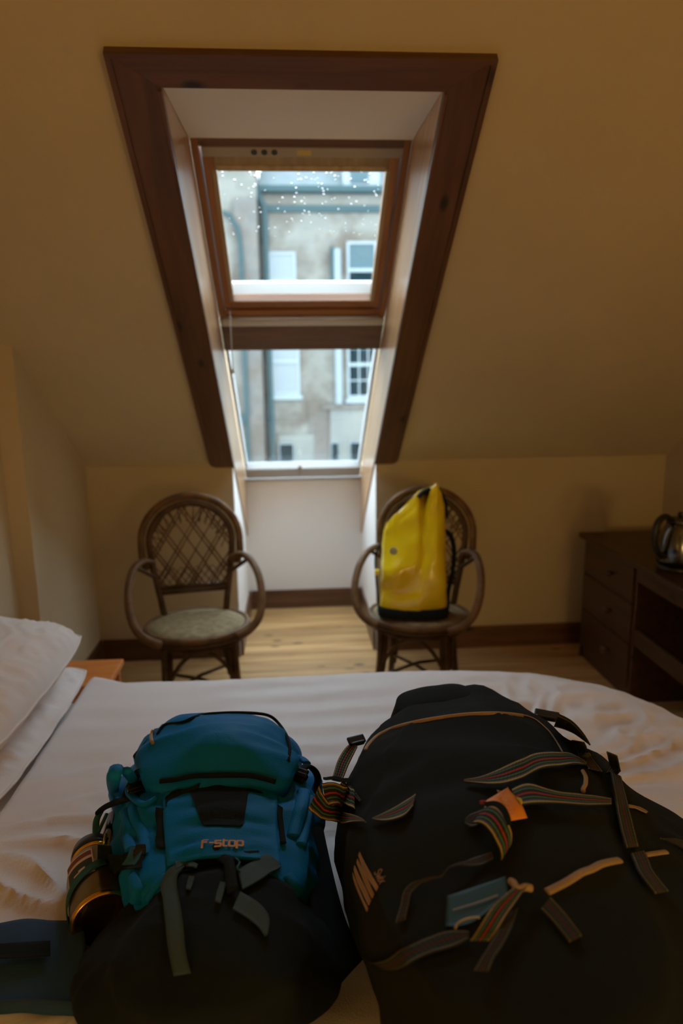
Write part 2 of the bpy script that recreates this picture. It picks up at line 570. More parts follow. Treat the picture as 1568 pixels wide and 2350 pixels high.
# ventilation flap with three holes and a yellow label
vf = MB().box(-0.300, 0.418, sp(2.430), sp(2.470), -NW - 0.03, -NW - 0.002, 0.004).build('vent_flap', M['vent'], W1, M=MS)
for k in range(3):
    cx = -0.300 + 0.718 * (0.256 + 0.037 * 1.35 * k)
    MB().lathe([(0.011, 0), (0.011, 0.0015), (0.006, 0.0025)], (cx, sp(2.451), -NW - 0.002), 14).build('vent_hole', M['dot'], vf)
MB().box(0.035, 0.085, sp(2.440), sp(2.460), -NW - 0.002, -NW - 0.001).build('vent_label', M['vlabel'], vf)
# sash
sx0, sx1, gx0, gx1 = -0.302, 0.408, -0.262, 0.367
st0, st1, gt0, gt1 = 1.648, 2.424, 1.690, 2.372
for nm, b_, mm in (('sash_stile', (sx0, gx0, sp(st0), sp(st1)), 'sash'), ('sash_stile', (gx1, sx1, sp(st0), sp(st1)), 'sash'),
               ('sash_top_rail', (gx0 + 0.0005, gx1 - 0.0005, sp(gt1), sp(st1)), 'sash_pale'), ('sash_bottom_rail', (gx0 + 0.0005, gx1 - 0.0005, sp(st0), sp(gt0)), 'sash_x')):
    MB().box(b_[0], b_[1], b_[2], b_[3], -NW - 0.075, -NW - 0.012, 0.004).build(nm, M[mm], W1, M=MS)
for b_ in ((gx0 - 0.012, gx0 + 0.006, sp(gt0), sp(gt1)), (gx1 - 0.006, gx1 + 0.012, sp(gt0), sp(gt1)), (gx0 + 0.0065, gx1 - 0.0065, sp(gt1) - 0.004, sp(gt1) + 0.02)):
    MB().box(b_[0], b_[1], b_[2], b_[3], -NW - 0.02, -NW - 0.008, 0.003).build('glazing_bead', M['sash_pale'], W1, M=MS)
GZ = -NW - 0.045
MB().box(gx0 - 0.004, gx1 + 0.004, sp(gt0) - 0.004, sp(gt1) + 0.004, GZ - 0.004, GZ).build('pane', M['glass'], W1, M=MS)
MB().prism([(sp(1.64), GZ - 0.010), (sp(1.688), GZ - 0.010), (sp(1.722), GZ - 0.045), (sp(1.722), GZ - 0.06), (sp(1.64), GZ - 0.06)], 'x', gx0 - 0.01, gx1 + 0.01).build('flashing', M['flash'], W1, M=MS)
# raindrops on the outside of the upper pane
rd = MB(); rr = random.Random(11)
for k in range(150):
    u = rr.random(); q = rr.random()
    t_ = gt1 - 0.012 - (q ** 1.5) * 0.33
    x_ = gx0 + 0.01 + u * (gx1 - gx0 - 0.02)
    r_ = rr.uniform(0.0022, 0.0052) * (1.1 - 0.45 * q)
    prof = [(r_ * math.cos(a_), -r_ * 0.55 * math.sin(a_)) for a_ in (0, 0.4, 0.8, 1.2, 1.5)]
    rd.lathe(prof, (x_, sp(t_), GZ - 0.0045), 10)
mw = bpy.data.materials.new('rain_water'); nt, N_, L_, bs = nodes(mw)
bs.inputs['Transmission Weight'].default_value = 1.0; bs.inputs['Roughness'].default_value = 0.0; bs.inputs['IOR'].default_value = 1.33
bs.inputs['Base Color'].default_value = (1, 1, 1, 1)
o = rd.build('raindrops', mw, W1, smooth=True, M=MS); o['kind'] = 'stuff'
# transom between the two windows: rounded alloy ledge and a pine board
struct(MB().box(xl, xr, sp(1.545), sp(1.598), -NW - 0.10, -NW + 0.012, 0.012).build('trim_8', M['alu'], M=MS))
struct(MB().box(xl, xr, sp(1.362), sp(1.543), -NW - 0.06, -NW + 0.004, 0.003).build('trim_9', M['casing_x'], M=MS))

# ------------------------------------------------------------------ lower fixed roof window
W2 = struct(empty('window_2'))
MB().box(xl, xl + 0.016, sp(0.07), sp(1.36), -NW - 0.09, -NW - 0.02, 0.003).build('frame_side', M['upvc'], W2, M=MS)
MB().box(xr - 0.016, xr, sp(0.07), sp(1.36), -NW - 0.09, -NW - 0.02, 0.003).build('frame_side', M['upvc'], W2, M=MS)
MB().box(xl, xr, sp(0.0), sp(0.125), -NW - 0.058, -NW + 0.0, 0.006).build('frame_foot', M['upvc'], W2, M=MS)
MB().box(xl + 0.0165, xr - 0.0165, sp(0.1255), sp(1.362), -NW - 0.054, -NW - 0.05).build('pane', M['glass'], W2, M=MS)
lt = MB().box(0.018, 0.042, sp(0.10), sp(0.18), -NW - 0.001, -NW + 0.014, 0.004)
lt.box(0.024, 0.036, sp(0.06), sp(0.12), -NW + 0.0142, -NW + 0.022, 0.003)
lt.build('latch', M['vent'], W2, M=MS)

# ------------------------------------------------------------------ the street side opposite
g = struct(MB().box(-30, 30, 5.6, 60, -9.2, -9).build('street', M['harl']))
BY = 20.0
B = empty('stone_tenement', (0, BY, -9), label='pale sandstone tenement across the street, seen through both roof windows', cat='building')
def part(nm, m, *boxes, parent=None, b=0.0):
    q = MB()
    for bx in boxes:
        q.box(*bx, b=b)
    return q.build(nm, M[m], parent or B, world=True)
part('wall', 'stone', (-0.8, 9, BY, BY + 6, -9, 6.52))
part('wall', 'stone', (-9, -0.84, BY - 0.5, BY + 6, -9, 7.15))
part('render_panel', 'harl', (1.05, 9, BY - 0.05, BY - 0.002, -9, 0.62))
part('render_panel', 'harl', (-0.45, 0.55, BY - 0.04, BY - 0.002, -9, -0.1))
part('quoin_strip', 'stone2', (-1.45, -0.86, BY - 0.62, BY - 0.502, -9, 6.2))
part('quoin_strip', 'stone2', (0.42, 0.98, BY - 0.03, BY - 0.002, -9, 0.9))
part('string_course', 'stone2', (0.8, 9, BY - 0.12, BY - 0.002, 0.63, 0.76))
part('string_course', 'farpipe', (-0.72, 2.6, BY - 0.10, BY - 0.002, 5.98, 6.14))
part('gutter', 'farpipe', (-0.85, 9, BY - 0.25, BY + 0.05, 6.45, 6.62), b=0.03)
part('gutter', 'farpipe', (-9, -0.84, BY - 0.72, BY - 0.45, 7.1, 7.25), b=0.03)
rf = MB()
rf.prism([(BY - 0.15, 6.55), (BY + 6, 11.2), (BY + 6, 11.0), (BY - 0.15, 6.45)], 'x', -0.8, 9)
rf.prism([(BY - 0.6, 7.2), (BY + 6, 12), (BY + 6, 11.8), (BY - 0.6, 7.1)], 'x', -9, -0.82)
rf.build('roof', M['slate'], B, world=True)
dm = MB(); dm.box(1.5, 2.5, BY - 0.02, BY + 1.5, 6.63, 8.4)
dm = dm.build('dormer', M['farpaint'], B, world=True)
part('pane', 'fargrey', (1.70, 2.20, BY - 0.04, BY - 0.021, 6.72, 7.6), parent=dm)
dr = MB(); dr.tube([(-1.75, BY - 0.62, 5.85), (-1.55, BY - 0.66, 5.75), (-1.36, BY - 0.68, 5.45), (-1.30, BY - 0.68, 5.0), (-1.33, BY - 0.68, -9)], 0.06, 8)
dr.build('drainpipe', M['farpipe'], B, world=True)
dr = MB(); dr.tube([(-0.95, BY - 0.2, 6.7), (-0.80, BY - 0.2, 6.35), (-0.66, BY - 0.14, 6.05), (-0.64, BY - 0.14, -9)], 0.085, 8)
dr.build('drainpipe', M['farpipe'], B, world=True)
dr = MB(); dr.tube([(1.30, BY - 0.16, 5.0), (1.30, BY - 0.16, 0.78)], 0.11, 8)
dr.build('drainpipe', M['farpipe2'], B, world=True)
dr = MB(); dr.tube([(1.17, BY - 0.16, 5.05), (1.15, BY - 0.18, 3.2)], 0.06, 8)
dr.build('drainpipe', M['farpipe'], B, world=True)
part('hopper', 'farpipe', (-1.64, -1.34, BY - 0.80, BY - 0.63, 0.30, 0.56), b=0.02)

def sash_window(x0, x1, z0, z1, upper, lower, bars=(0, 0)):
    f = MB(); fw = 0.07; y0, y1 = BY - 0.05, BY - 0.002
    zm = (z0 + z1) / 2
    f.box(x0, x0 + fw, y0, y1, z0, z1); f.box(x1 - fw, x1, y0, y1, z0, z1)
    f.box(x0, x1, y0 - .005, y1, z1 - fw, z1); f.box(x0, x1, y0 - .005, y1, z0, z0 + fw * 1.4); f.box(x0, x1, y0 - 0.01, y1, zm - fw * .7, zm + fw * .7)
    f.box(x0 - 0.06, x1 + 0.06, y0 - 0.08, y1, z0 - 0.12, z0 - 0.001)
    o = f.build('window', M['farpaint'], B, world=True)
    part('pane', upper, (x0 + fw, x1 - fw, BY - 0.03, BY - 0.012, zm + fw * .7, z1 - fw), parent=o)
    part('pane', lower, (x0 + fw, x1 - fw, BY - 0.03, BY - 0.012, z0 + fw * 1.4, zm - fw * .7), parent=o)
    nx, nz_ = bars
    for k in range(1, nx):
        xx = x0 + fw + (x1 - x0 - 2 * fw) * k / nx
        part('glazing_bar', 'farpaint', (xx - 0.018, xx + 0.018, BY - 0.045, BY - 0.031, z0 + fw, z1 - fw), parent=o)
    for k in range(1, nz_ * 2):
        if k == nz_: continue
        zz = z0 + fw + (z1 - z0 - 2 * fw) * k / (2 * nz_)
        part('glazing_bar', 'farpaint', (x0 + fw, x1 - fw, BY - 0.046, BY - 0.032, zz - 0.018, zz + 0.018), parent=o)
    return o
sash_window(-0.60, 0.16, 3.45, 4.95, 'farblind', 'farblind')
sash_window(-0.60, 0.20, 1.05, 2.95, 'farblind', 'farblind')
sash_window(1.58, 2.42, 3.70, 5.22, 'fargrey', 'fardark')
sash_window(1.56, 2.50, 0.92, 2.85, 'fardark', 'fardark', (3, 2))
sash_window(3.4, 4.24, 3.70, 5.22, 'fargrey', 'fardark')
sash_window(3.4, 4.3, 0.92, 2.85, 'fardark', 'fardark', (3, 2))
sash_window(-3.6, -2.8, 1.05, 2.95, 'fargrey', 'fardark')
for x0, x1 in ((-0.46, -0.02), (1.04, 1.30), (1.60, 1.98), (3.5, 3.9)):
    o = part('window', 'farpaint', (x0, x1, BY - 0.12, BY - 0.05, -0.98, -0.32))
    part('pane', 'fardark', (x0 + 0.03, x1 - 0.03, BY - 0.13, BY - 0.1205, -0.95, -0.35), parent=o)

# pull cord hanging from the foot of the opening sash
pc = MS @ Vector((-0.278, sp(1.66), -NW + 0.012))
BC = empty('blind_cord', pc, label='thin pale pull cord hanging at the left foot of the upper roof window', cat='cord')
MB().tube([pc, pc + Vector((0.0, -0.004, -0.12)), pc + Vector((0.002, -0.004, -0.26))], 0.0022, 6).build('cord', M['upvc'], BC, world=True, smooth=True)
MB().lathe([(0.002, 0), (0.006, 0.004), (0.007, 0.018), (0.003, 0.024)], tuple(pc + Vector((0.002, -0.004, -0.283))), 12).build('cord_toggle', M['upvc'], BC, world=True, smooth=True)

# ------------------------------------------------------------------ rattan armchairs
def ell(cx, cz, rx, rz, a0, a1, n, yf):
    out = []
    for i in range(n + 1):
        a = a0 + (a1 - a0) * i / n
        x, z = cx + rx * math.cos(a), cz + rz * math.sin(a)
        out.append((x, yf(z), z))
    return out

def make_chair():
    R = empty('rattan_armchair')
    yf = lambda z: 0.165 + max(0, z - 0.42) * 0.13
    # outer bow of the back
    pts = [(0.225, yf(0.66), 0.655), (0.243, yf(0.72), 0.72)] + ell(0, 0.79, 0.243, 0.222, 0.0, math.pi, 22, yf) + [(-0.243, yf(0.72), 0.72), (-0.225, yf(0.66), 0.655)]
    MB().tube(pts, 0.0185, 10).build('outer_bow', M['rattan'], R, smooth=True)
    pts = [(0.152, 0.165, 0.40), (0.166, yf(0.5), 0.50), (0.186, yf(0.62), 0.62), (0.200, yf(0.72), 0.72)] + ell(0, 0.785, 0.205, 0.19, 0.0, math.pi, 20, lambda z: yf(z) - 0.004) + \
          [(-0.200, yf(0.72), 0.72), (-0.186, yf(0.62), 0.62), (-0.166, yf(0.5), 0.50), (-0.152, 0.165, 0.40)]
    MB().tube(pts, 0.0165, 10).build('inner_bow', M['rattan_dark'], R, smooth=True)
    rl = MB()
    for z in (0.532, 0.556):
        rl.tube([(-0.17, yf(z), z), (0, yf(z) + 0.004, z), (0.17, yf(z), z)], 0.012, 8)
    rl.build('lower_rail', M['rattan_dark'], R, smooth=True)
    # cane lattice clipped to the bow
    def inside(x, z):
        if z < 0.556: return False
        if z < 0.785: return abs(x) < 0.172 + (z - 0.55) * 0.12
        return (x / 0.205) ** 2 + ((z - 0.785) / 0.19) ** 2 < 1
    def strand(x0, z0, ang, r=0.0034, lift=0.0):
        dx, dz = math.cos(ang), math.sin(ang)
        seg = []
        t = -0.6
        while t < 0.6:
            x, z = x0 + dx * t, z0 + dz * t
            if inside(x, z): seg.append((x, yf(z) - 0.006 + lift, z))
            t += 0.01
        if len(seg) > 2:
            MB().tube([seg[0], seg[len(seg) // 2], seg[-1]], r, 5).build('cane', M['rattan'], R, smooth=True)
    A = math.radians(57)
    for sgn in (1, -1):
        for grp, offs in enumerate(((-0.25, -0.232), (-0.175, -0.157), (-0.075, -0.055), (0.02,), (0.085, 0.105), (0.19, 0.208), (0.25,))):
            for q in offs:
                strand(q * 1.05, 0.74, A * sgn, 0.0045, 0.004 * sgn)
    zz = MB()
    for z0, z1, n in ((0.562, 0.612, 9), (0.612, 0.660, 9)):
        for k in range(n):
            a = -0.175 + 0.35 * k / n; b = a + 0.35 / n
            for p, q in (((a, z0), (b, z1)), ((a, z1), (b, z0))):
                if inside(*q) or inside(*p):
                    zz.tube([(p[0], yf(p[1]) - 0.010, p[1]), (q[0], yf(q[1]) - 0.010, q[1])], 0.0026, 5)
    for sgn in (1, -1):
        for k in range(7):
            an = math.radians(12 + 20 * k / 1.0 * 0.6) if sgn > 0 else math.radians(168 - 12 * k)
            c = (0.19 * math.cos(an), 0.785 + 0.175 * math.sin(an))
            d = (c[0] * 0.72, 0.785 + (c[1] - 0.785) * 0.70 - 0.02)
            e = (c[0] * 0.80, c[1] - 0.075)
            zz.tube([(c[0], yf(c[1]) - 0.01, c[1]), (d[0], yf(d[1]) - 0.01, d[1])], 0.0026, 5)
            zz.tube([(c[0], yf(c[1]) - 0.01, c[1]), (e[0], yf(e[1]) - 0.01, e[1])], 0.0026, 5)
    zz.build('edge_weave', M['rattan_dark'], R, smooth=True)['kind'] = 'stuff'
    # arms
    for s in (-1, 1):
        pts = spline([(s * 0.190, 0.185, 0.690), (s * 0.235, 0.150, 0.712), (s * 0.278, 0.080, 0.700), (s * 0.305, -0.010, 0.640), (s * 0.308, -0.085, 0.555),
                      (s * 0.284, -0.140, 0.475), (s * 0.235, -0.165, 0.425), (s * 0.170, -0.175, 0.395)], 5)
        MB().tube(pts, 0.0195, 10, flat=0.8).build('armrest', M['rattan'], R, smooth=True)
        MB().tube(spline([(s * 0.185, 0.182, 0.615), (s * 0.222, 0.150, 0.650), (s * 0.262, 0.105, 0.690)], 5), 0.010, 8).build('arm_brace', M['rattan_dark'], R, smooth=True)
    # seat
    st = MB()
    prof = [(0.0, 0.436), (0.08, 0.437), (0.15, 0.435), (0.205, 0.428), (0.222, 0.420), (0.226, 0.408), (0.0, 0.400)]
    st.lathe(prof, (0, 0, 0), 36, M=Matrix.Diagonal((1.04, 0.93, 1, 1)))
    st.build('seat', M['seat'], R, smooth=True)
    for z, r_, mm, nm in ((0.412, 0.016, 'rattan', 'seat_rim'), (0.388, 0.013, 'rattan_dark', 'seat_rim'), (0.355, 0.010, 'rattan_dark', 'apron_ring')):
        k_ = 0.236 if z > 0.36 else 0.215
        MB().tube([(k_ * 1.03 * math.cos(a), k_ * 0.93 * math.sin(a), z) for a in [i * math.pi / 18 for i in range(36)]], r_, 8, closed=True).build(nm, M[mm], R, smooth=True)
    feet = [(0.165, -0.15), (-0.165, -0.15), (-0.16, 0.155), (0.16, 0.155)]
    for x, y in feet:
        lg = MB()
        lg.tube([(x * 0.95, y * 0.95, 0.40), (x, y, 0.2), (x * 1.1, y * 1.1, 0.001)], 0.0165, 8)
        lg.tube([(x * 0.95 - math.copysign(0.026, x), y * 0.95, 0.385), (x - math.copysign(0.024, x), y, 0.2), (x * 1.1 - math.copysign(0.02, x), y * 1.1, 0.06)], 0.009, 6)
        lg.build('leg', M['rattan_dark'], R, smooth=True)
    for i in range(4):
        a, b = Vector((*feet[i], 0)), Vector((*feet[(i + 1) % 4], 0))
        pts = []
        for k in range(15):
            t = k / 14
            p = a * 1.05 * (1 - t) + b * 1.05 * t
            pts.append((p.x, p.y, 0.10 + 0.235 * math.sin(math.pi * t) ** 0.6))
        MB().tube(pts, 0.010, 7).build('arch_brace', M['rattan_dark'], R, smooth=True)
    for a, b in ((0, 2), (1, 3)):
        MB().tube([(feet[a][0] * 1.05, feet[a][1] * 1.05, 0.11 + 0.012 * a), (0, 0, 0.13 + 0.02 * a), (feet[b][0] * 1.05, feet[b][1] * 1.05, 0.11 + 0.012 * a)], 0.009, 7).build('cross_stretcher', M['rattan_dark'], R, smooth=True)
    return R

def dup(root, loc, rz):
    r = root.copy(); COL.objects.link(r)
    r.location = loc; r.rotation_euler = (0, 0, rz)
    for c_ in list(root.children):
        c = c_.copy(); COL.objects.link(c); c.parent = r
        for g_ in c_.children:
            gg = g_.copy(); COL.objects.link(gg); gg.parent = c
    return r

CH = make_chair()
CH.location = (-0.495, 3.20, 0); CH.rotation_euler = (0, 0, math.radians(11))
tag(CH, 'empty rattan armchair with a bowed lattice back, left of the window niche', 'chair', 'rattan armchairs either side of the niche')
CH2 = dup(CH, (0.600, 3.245, 0), math.radians(-20))
tag(CH2, 'rattan armchair with a yellow dry bag standing on its seat', 'chair', 'rattan armchairs either side of the niche')

# ------------------------------------------------------------------ yellow dry bag on the right chair
M['pvc'] = mat('yellow_pvc', (0.84, 0.60, 0.006), 0.22, coat=0.4, var=0.12, vscale=5)
M['pvc_in'] = mat('orange_pvc_inside', (0.75, 0.30, 0.01), 0.4)
M['black'] = mat('black_webbing', (0.010, 0.015, 0.017), 0.9, bump=0.3, bscale=500, spec=0.15)
M['blackfab'] = mat('black_nylon', (0.010, 0.015, 0.018), 0.9, bump=0.25, bscale=260, spec=0.15)
M['badge'] = mat('grey_badge', (0.38, 0.36, 0.24), 0.4)
YB_ = empty('dry_bag', (0.560, 3.175, 0.4395), math.radians(-9), label='yellow rolled-top dry bag with black base and straps, standing on the right-hand chair', cat='bag')
nu, nv = 140, 60
def ztop(u):                       # height of the closed mouth across the bag
    P_ = [(-1, 0.40), (-0.86, 0.445), (-0.55, 0.49), (-0.2, 0.535), (0.08, 0.585), (0.12, 0.60), (0.16, 0.60), (0.21, 0.53), (0.26, 0.46), (0.32, 0.47), (0.44, 0.56), (0.58, 0.625), (0.72, 0.640), (0.86, 0.60), (1, 0.53)]
    for (a, za), (b, zb) in zip(P_, P_[1:]):
        if u <= b:
            t = (u - a) / (b - a); t = t * t * (3 - 2 * t)
            return za + (zb - za) * t
    return P_[-1][1]
V = []; F = []
for j in range(nv + 1):
    v = j / nv
    for i in range(nu):
        a = 2 * math.pi * i / nu
        ca, sa_ = math.cos(a), math.sin(a)
        ex = 0.62
        u = math.copysign(abs(ca) ** ex, ca)
        wv = math.copysign(abs(sa_) ** ex, sa_)
        hw = 0.166 - 0.012 * math.sin(math.pi * v) * 0.5 - 0.018 * v ** 3
        dp = 0.098 * (1 - max(0, v - 0.52) / 0.48) ** 0.75 if v > 0.52 else 0.098
        dp = max(dp, 0.006) * (0.93 + 0.09 * math.sin(math.pi * min(1, v * 1.6)))
        x = u * hw; y = wv * dp
        z = v * (ztop(u) * v ** 1.5 + 0.47 * (1 - v ** 1.5))
        # folds: drawn up diagonally from the middle, and soft dents
        fold = 0.024 * math.sin(26 * (z - 0.55 * x) + 2.0 * nz(x * 6, z * 5, 1)) * max(0, nz(x * 5 + 3, z * 5, 2) + 0.35)
        fold += 0.022 * nz(x * 9, z * 7, 5)
        crease = -0.014 * math.exp(-((x - 0.03 - 0.25 * (z - 0.2)) / 0.018) ** 2) * (1 if 0.12 < z < 0.42 else 0.2)
        k_ = math.sin(math.pi * min(1, v * 1.05 + 0.03)) ** 0.5 if v < 0.95 else 0.3
        if wv < 0:
            y -= (fold - crease * -1) * k_
        x += 0.006 * nz(z * 14, 3, a) * k_
        y += 0.055 * v * v          # leans back
        V.append((x, y, z + 0.004))
    if j:
        for i in range(nu):
            F.append(((j - 1) * nu + i, (j - 1) * nu + (i + 1) % nu, j * nu + (i + 1) % nu, j * nu + i))
F.append(tuple(range(nu))[::-1]); F.append(tuple(nv * nu + i for i in range(nu)))
ybody = MB().add(V, F).build('bag_body', M['pvc'], YB_, smooth=True)
bb = MB()
Vb = []; Fb = []
for j, (z_, k_) in enumerate(((0.001, 0.90), (0.002, 1.02), (0.02, 1.045), (0.045, 1.04), (0.055, 1.0))):
    for i in range(nu):
        a = 2 * math.pi * i / nu
        Vb.append((math.copysign(abs(math.cos(a)) ** 0.62, math.cos(a)) * 0.168 * k_, math.copysign(abs(math.sin(a)) ** 0.62, math.sin(a)) * 0.100 * k_, z_))
    if j:
        for i in range(nu):
            Fb.append(((j - 1) * nu + i, (j - 1) * nu + (i + 1) % nu, j * nu + (i + 1) % nu, j * nu + i))
Fb.append(tuple(range(nu))[::-1])
bb.add(Vb, Fb).build('base_panel', M['black'], YB_, smooth=True)
MB().tube(spline([(0.02, 0.035, 0.575), (0.06, 0.05, 0.608), (0.12, 0.07, 0.600), (0.15, 0.085, 0.55), (0.16, 0.10, 0.47)], 6), 0.016, 8, flat=0.6).build('closure_strap', M['black'], YB_, smooth=True)
MB().tube(spline([(0.155, 0.09, 0.40), (0.185, 0.08, 0.37), (0.200, 0.075, 0.30), (0.195, 0.07, 0.20), (0.175, 0.055, 0.10), (0.170, 0.03, 0.02)], 6), 0.022, 8, flat=0.5).build('shoulder_strap', M['black'], YB_, smooth=True)
MB().tube(spline([(-0.160, 0.05, 0.34), (-0.185, 0.05, 0.28), (-0.180, 0.03, 0.14), (-0.165, 0.0, 0.03)], 6), 0.010, 8, flat=0.5).build('shoulder_strap', M['black'], YB_, smooth=True)
MB().box(-0.188, -0.165, -0.012, 0.018, 0.195, 0.222, 0.004).build('strap_tab', M['pvc'], YB_)
MB().lathe([(0.0, 0.003), (0.015, 0.003), (0.019, 0)], (0, 0, 0), 20, M=Matrix.Translation((-0.095, -0.108, 0.345)) @ Matrix.Rotation(math.pi / 2, 4, 'X')).build('badge', M['badge'], YB_)

# ------------------------------------------------------------------ desk by the right wall, kettle on it
DX = 1.57; DZ = 0.72
D = empty('writing_desk', (DX, 2.85, 0), label='dark pine desk with a drawer pedestal, against the right-hand wall', cat='desk')
def dbox(nm, x0, x1, y0, y1, z0, z1, b=0.003, m='desk', parent=None):
    return MB().box(x0 + DX, x1 + DX, y0, y1, z0, z1, b).build(nm, M[m], parent or D, world=True)
dbox('top', 0, 0.545, 2.05, 3.62, DZ - 0.03, DZ, 0.008)
dbox('side_panel', 0.03, 0.54, 3.575, 3.595, 0, DZ - 0.0305)
dbox('side_panel', 0.03, 0.54, 3.00, 3.02, 0, DZ - 0.0305)
dbox('side_panel', 0.03, 0.54, 2.07, 2.09, 0, DZ - 0.0305)
dbox('back_panel', 0.52, 0.54, 2.0905, 2.9995, 0.2, DZ - 0.0305)
dbox('pedestal_back', 0.52, 0.54, 3.0205, 3.5745, 0.02, DZ - 0.0305)
dbox('plinth', 0.04, 0.06, 3.0205, 3.5745, 0, 0.07)
for z0, z1 in ((0.075, 0.295), (0.30, 0.50), (0.505, 0.685)):
    o = dbox('drawer', 0.018, 0.34, 3.025, 3.570, z0, z1, 0.006)
    zk = (z0 + z1) / 2
    MB().lathe([(0.008, 0), (0.008, 0.012), (0.019, 0.018), (0.020, 0.026), (0.010, 0.033), (0.0, 0.034)], (0, 0, 0), 16,
               M=Matrix.Translation((DX + 0.018, 3.235, zk)) @ Matrix.Rotation(-math.pi / 2, 4, 'Y')).build('knob', M['desk'], o, world=True, smooth=True)
o = dbox('drawer', 0.018, 0.34, 2.095, 2.995, 0.625, 0.685, 0.005)
dbox('foot_rail', 0.03, 0.055, 2.0905, 2.9995, 0.30, 0.385, 0.006)

M['steel'] = mat('dark_polished_steel', (0.13, 0.13, 0.13), 0.16, metal=1.0)
M['kblack'] = mat('black_plastic', (0.012, 0.013, 0.014), 0.35)
K = empty('electric_kettle', (1.700, 2.86, DZ + 0.0005), label='polished steel electric kettle with a black handle, standing on the desk', cat='kettle')
MB().lathe([(0.078, 0), (0.082, 0.004), (0.080, 0.018), (0.074, 0.022)], n=36).build('power_base', M['kblack'], K, smooth=True)
MB().lathe([(0.070, 0.0225), (0.084, 0.030), (0.088, 0.055), (0.086, 0.10), (0.078, 0.15), (0.064, 0.195), (0.055, 0.215)], n=40).build('body', M['steel'], K, smooth=True)
lid = MB().lathe([(0.056, 0.2155), (0.052, 0.226), (0.036, 0.238), (0.0, 0.243)], n=36).build('lid', M['steel'], K, smooth=True)
MB().lathe([(0.010, 0.2425), (0.013, 0.252), (0.008, 0.262), (0.0, 0.263)], n=16).build('lid_knob', M['kblack'], lid, smooth=True)
MB().tube(spline([(-0.050, -0.01, 0.232), (-0.090, -0.03, 0.250), (-0.128, -0.045, 0.225), (-0.140, -0.05, 0.165), (-0.125, -0.045, 0.105), (-0.084, -0.03, 0.070)], 6), 0.014, 10).build('handle', M['kblack'], K, smooth=True)
MB().tube([(0.062, 0.02, 0.165), (0.095, 0.03, 0.190), (0.120, 0.04, 0.218)], [0.022, 0.016, 0.011], 12).build('spout', M['steel'], K, smooth=True)

# ------------------------------------------------------------------ bedside table beyond the bed head
T = empty('bedside_table', (-0.92, 2.49, 0), label='small orange pine bedside table beyond the pillows', cat='table')
def tb(nm, *b_, r=0.004):
    return MB().box(*b_, b=r).build(nm, M['table'], T, world=True)
tb('top', -1.115, -0.700, 2.37, 2.615, 0.475, 0.50, r=0.009)
for x_ in (-1.10, -0.745):
    for y_ in (2.385, 2.565):
        tb('leg', x_, x_ + 0.032, y_, y_ + 0.032, 0, 0.4745)
o = tb('drawer', -1.065, -0.748, 2.39, 2.56, 0.375, 0.470)
tb('shelf', -1.098, -0.716, 2.388, 2.595, 0.14, 0.155)

# ------------------------------------------------------------------ bed
def fabric(name, col, col2=None, stripe=None, rough=0.85, bump=0.25, bscale=420, sheen=0.3):
    m = mat(name, col, rough, bump=bump, bscale=bscale, sheen=sheen)
    if stripe:
        nt = m.node_tree; N = nt.nodes; L = nt.links; bs = N['Principled BSDF']
        tc = N.new('ShaderNodeTexCoord'); sp_ = N.new('ShaderNodeSeparateXYZ'); L.new(tc.outputs['Object'], sp_.inputs[0])
        mu = N.new('ShaderNodeMath'); mu.operation = 'MULTIPLY'; mu.inputs[1].default_value = 2 * math.pi / stripe
        sn = N.new('ShaderNodeMath'); sn.operation = 'SINE'
        mr = N.new('ShaderNodeMapRange'); mr.inputs[1].default_value = -0.25; mr.inputs[2].default_value = 0.25
        L.new(sp_.outputs[1], mu.inputs[0]); L.new(mu.outputs[0], sn.inputs[0]); L.new(sn.outputs[0], mr.inputs[0])
        mx = N.new('ShaderNodeMix'); mx.data_type = 'RGBA'
        mx.inputs[6].default_value = (*col, 1); mx.inputs[7].default_value = (*col2, 1)
        L.new(mr.outputs[0], mx.inputs[0]); L.new(mx.outputs[2], bs.inputs['Base Color'])
        r2 = N.new('ShaderNodeMapRange'); r2.inputs[3].default_value = 0.75; r2.inputs[4].default_value = 0.5
        L.new(mr.outputs[0], r2.inputs[0]); L.new(r2.outputs[0], bs.inputs['Roughness'])
    return m
M['duvet'] = fabric('white_satin_stripe', (0.77, 0.71, 0.70), (0.745, 0.685, 0.675), 0.105)
M['linen'] = fabric('white_pillow_cotton', (0.80, 0.74, 0.72))
M['divan'] = fabric('divan_cover', (0.30, 0.24, 0.19))
BZ = 0.565
bed = empty('bed', (0.1, 1.4, 0), label='double bed with white bedding filling the near half of the room', cat='bed')
def bed_plan(inset):
    a_, b0, b1 = 0.955, 0.92, 0.83
    P_ = []
    for k in range(41):
        t = -math.pi / 2 + math.pi * k / 40
        c, s = math.cos(t), math.sin(t)
        b_ = b1 if s > 0 else b0
        r = (abs(c / a_) ** 3 + abs(s / b_) ** 3) ** (-1 / 3) - inset
        P_.append((0.22 + c * r, 1.36 + s * r))
    return P_ + [(-1.10, P_[-1][1]), (-1.10, P_[0][1])]
MB().prism(bed_plan(0.11), 'z', 0.06, 0.30).build('base', M['divan'], bed, world=True)
mt_ = MB(); pl_ = bed_plan(0.085)
mt_.prism(pl_, 'z', 0.3005, BZ)
mt_.build('mattress', M['linen'], bed, world=True)
for x_, y_ in ((-1.0, 0.7), (-1.0, 1.95), (0.7, 0.75), (0.7, 1.9)):
    MB().lathe([(0.025, 0), (0.03, 0.02), (0.03, 0.0595)], (x_, y_, 0), 16).build('leg', M['kblack'], bed, world=True, smooth=True)

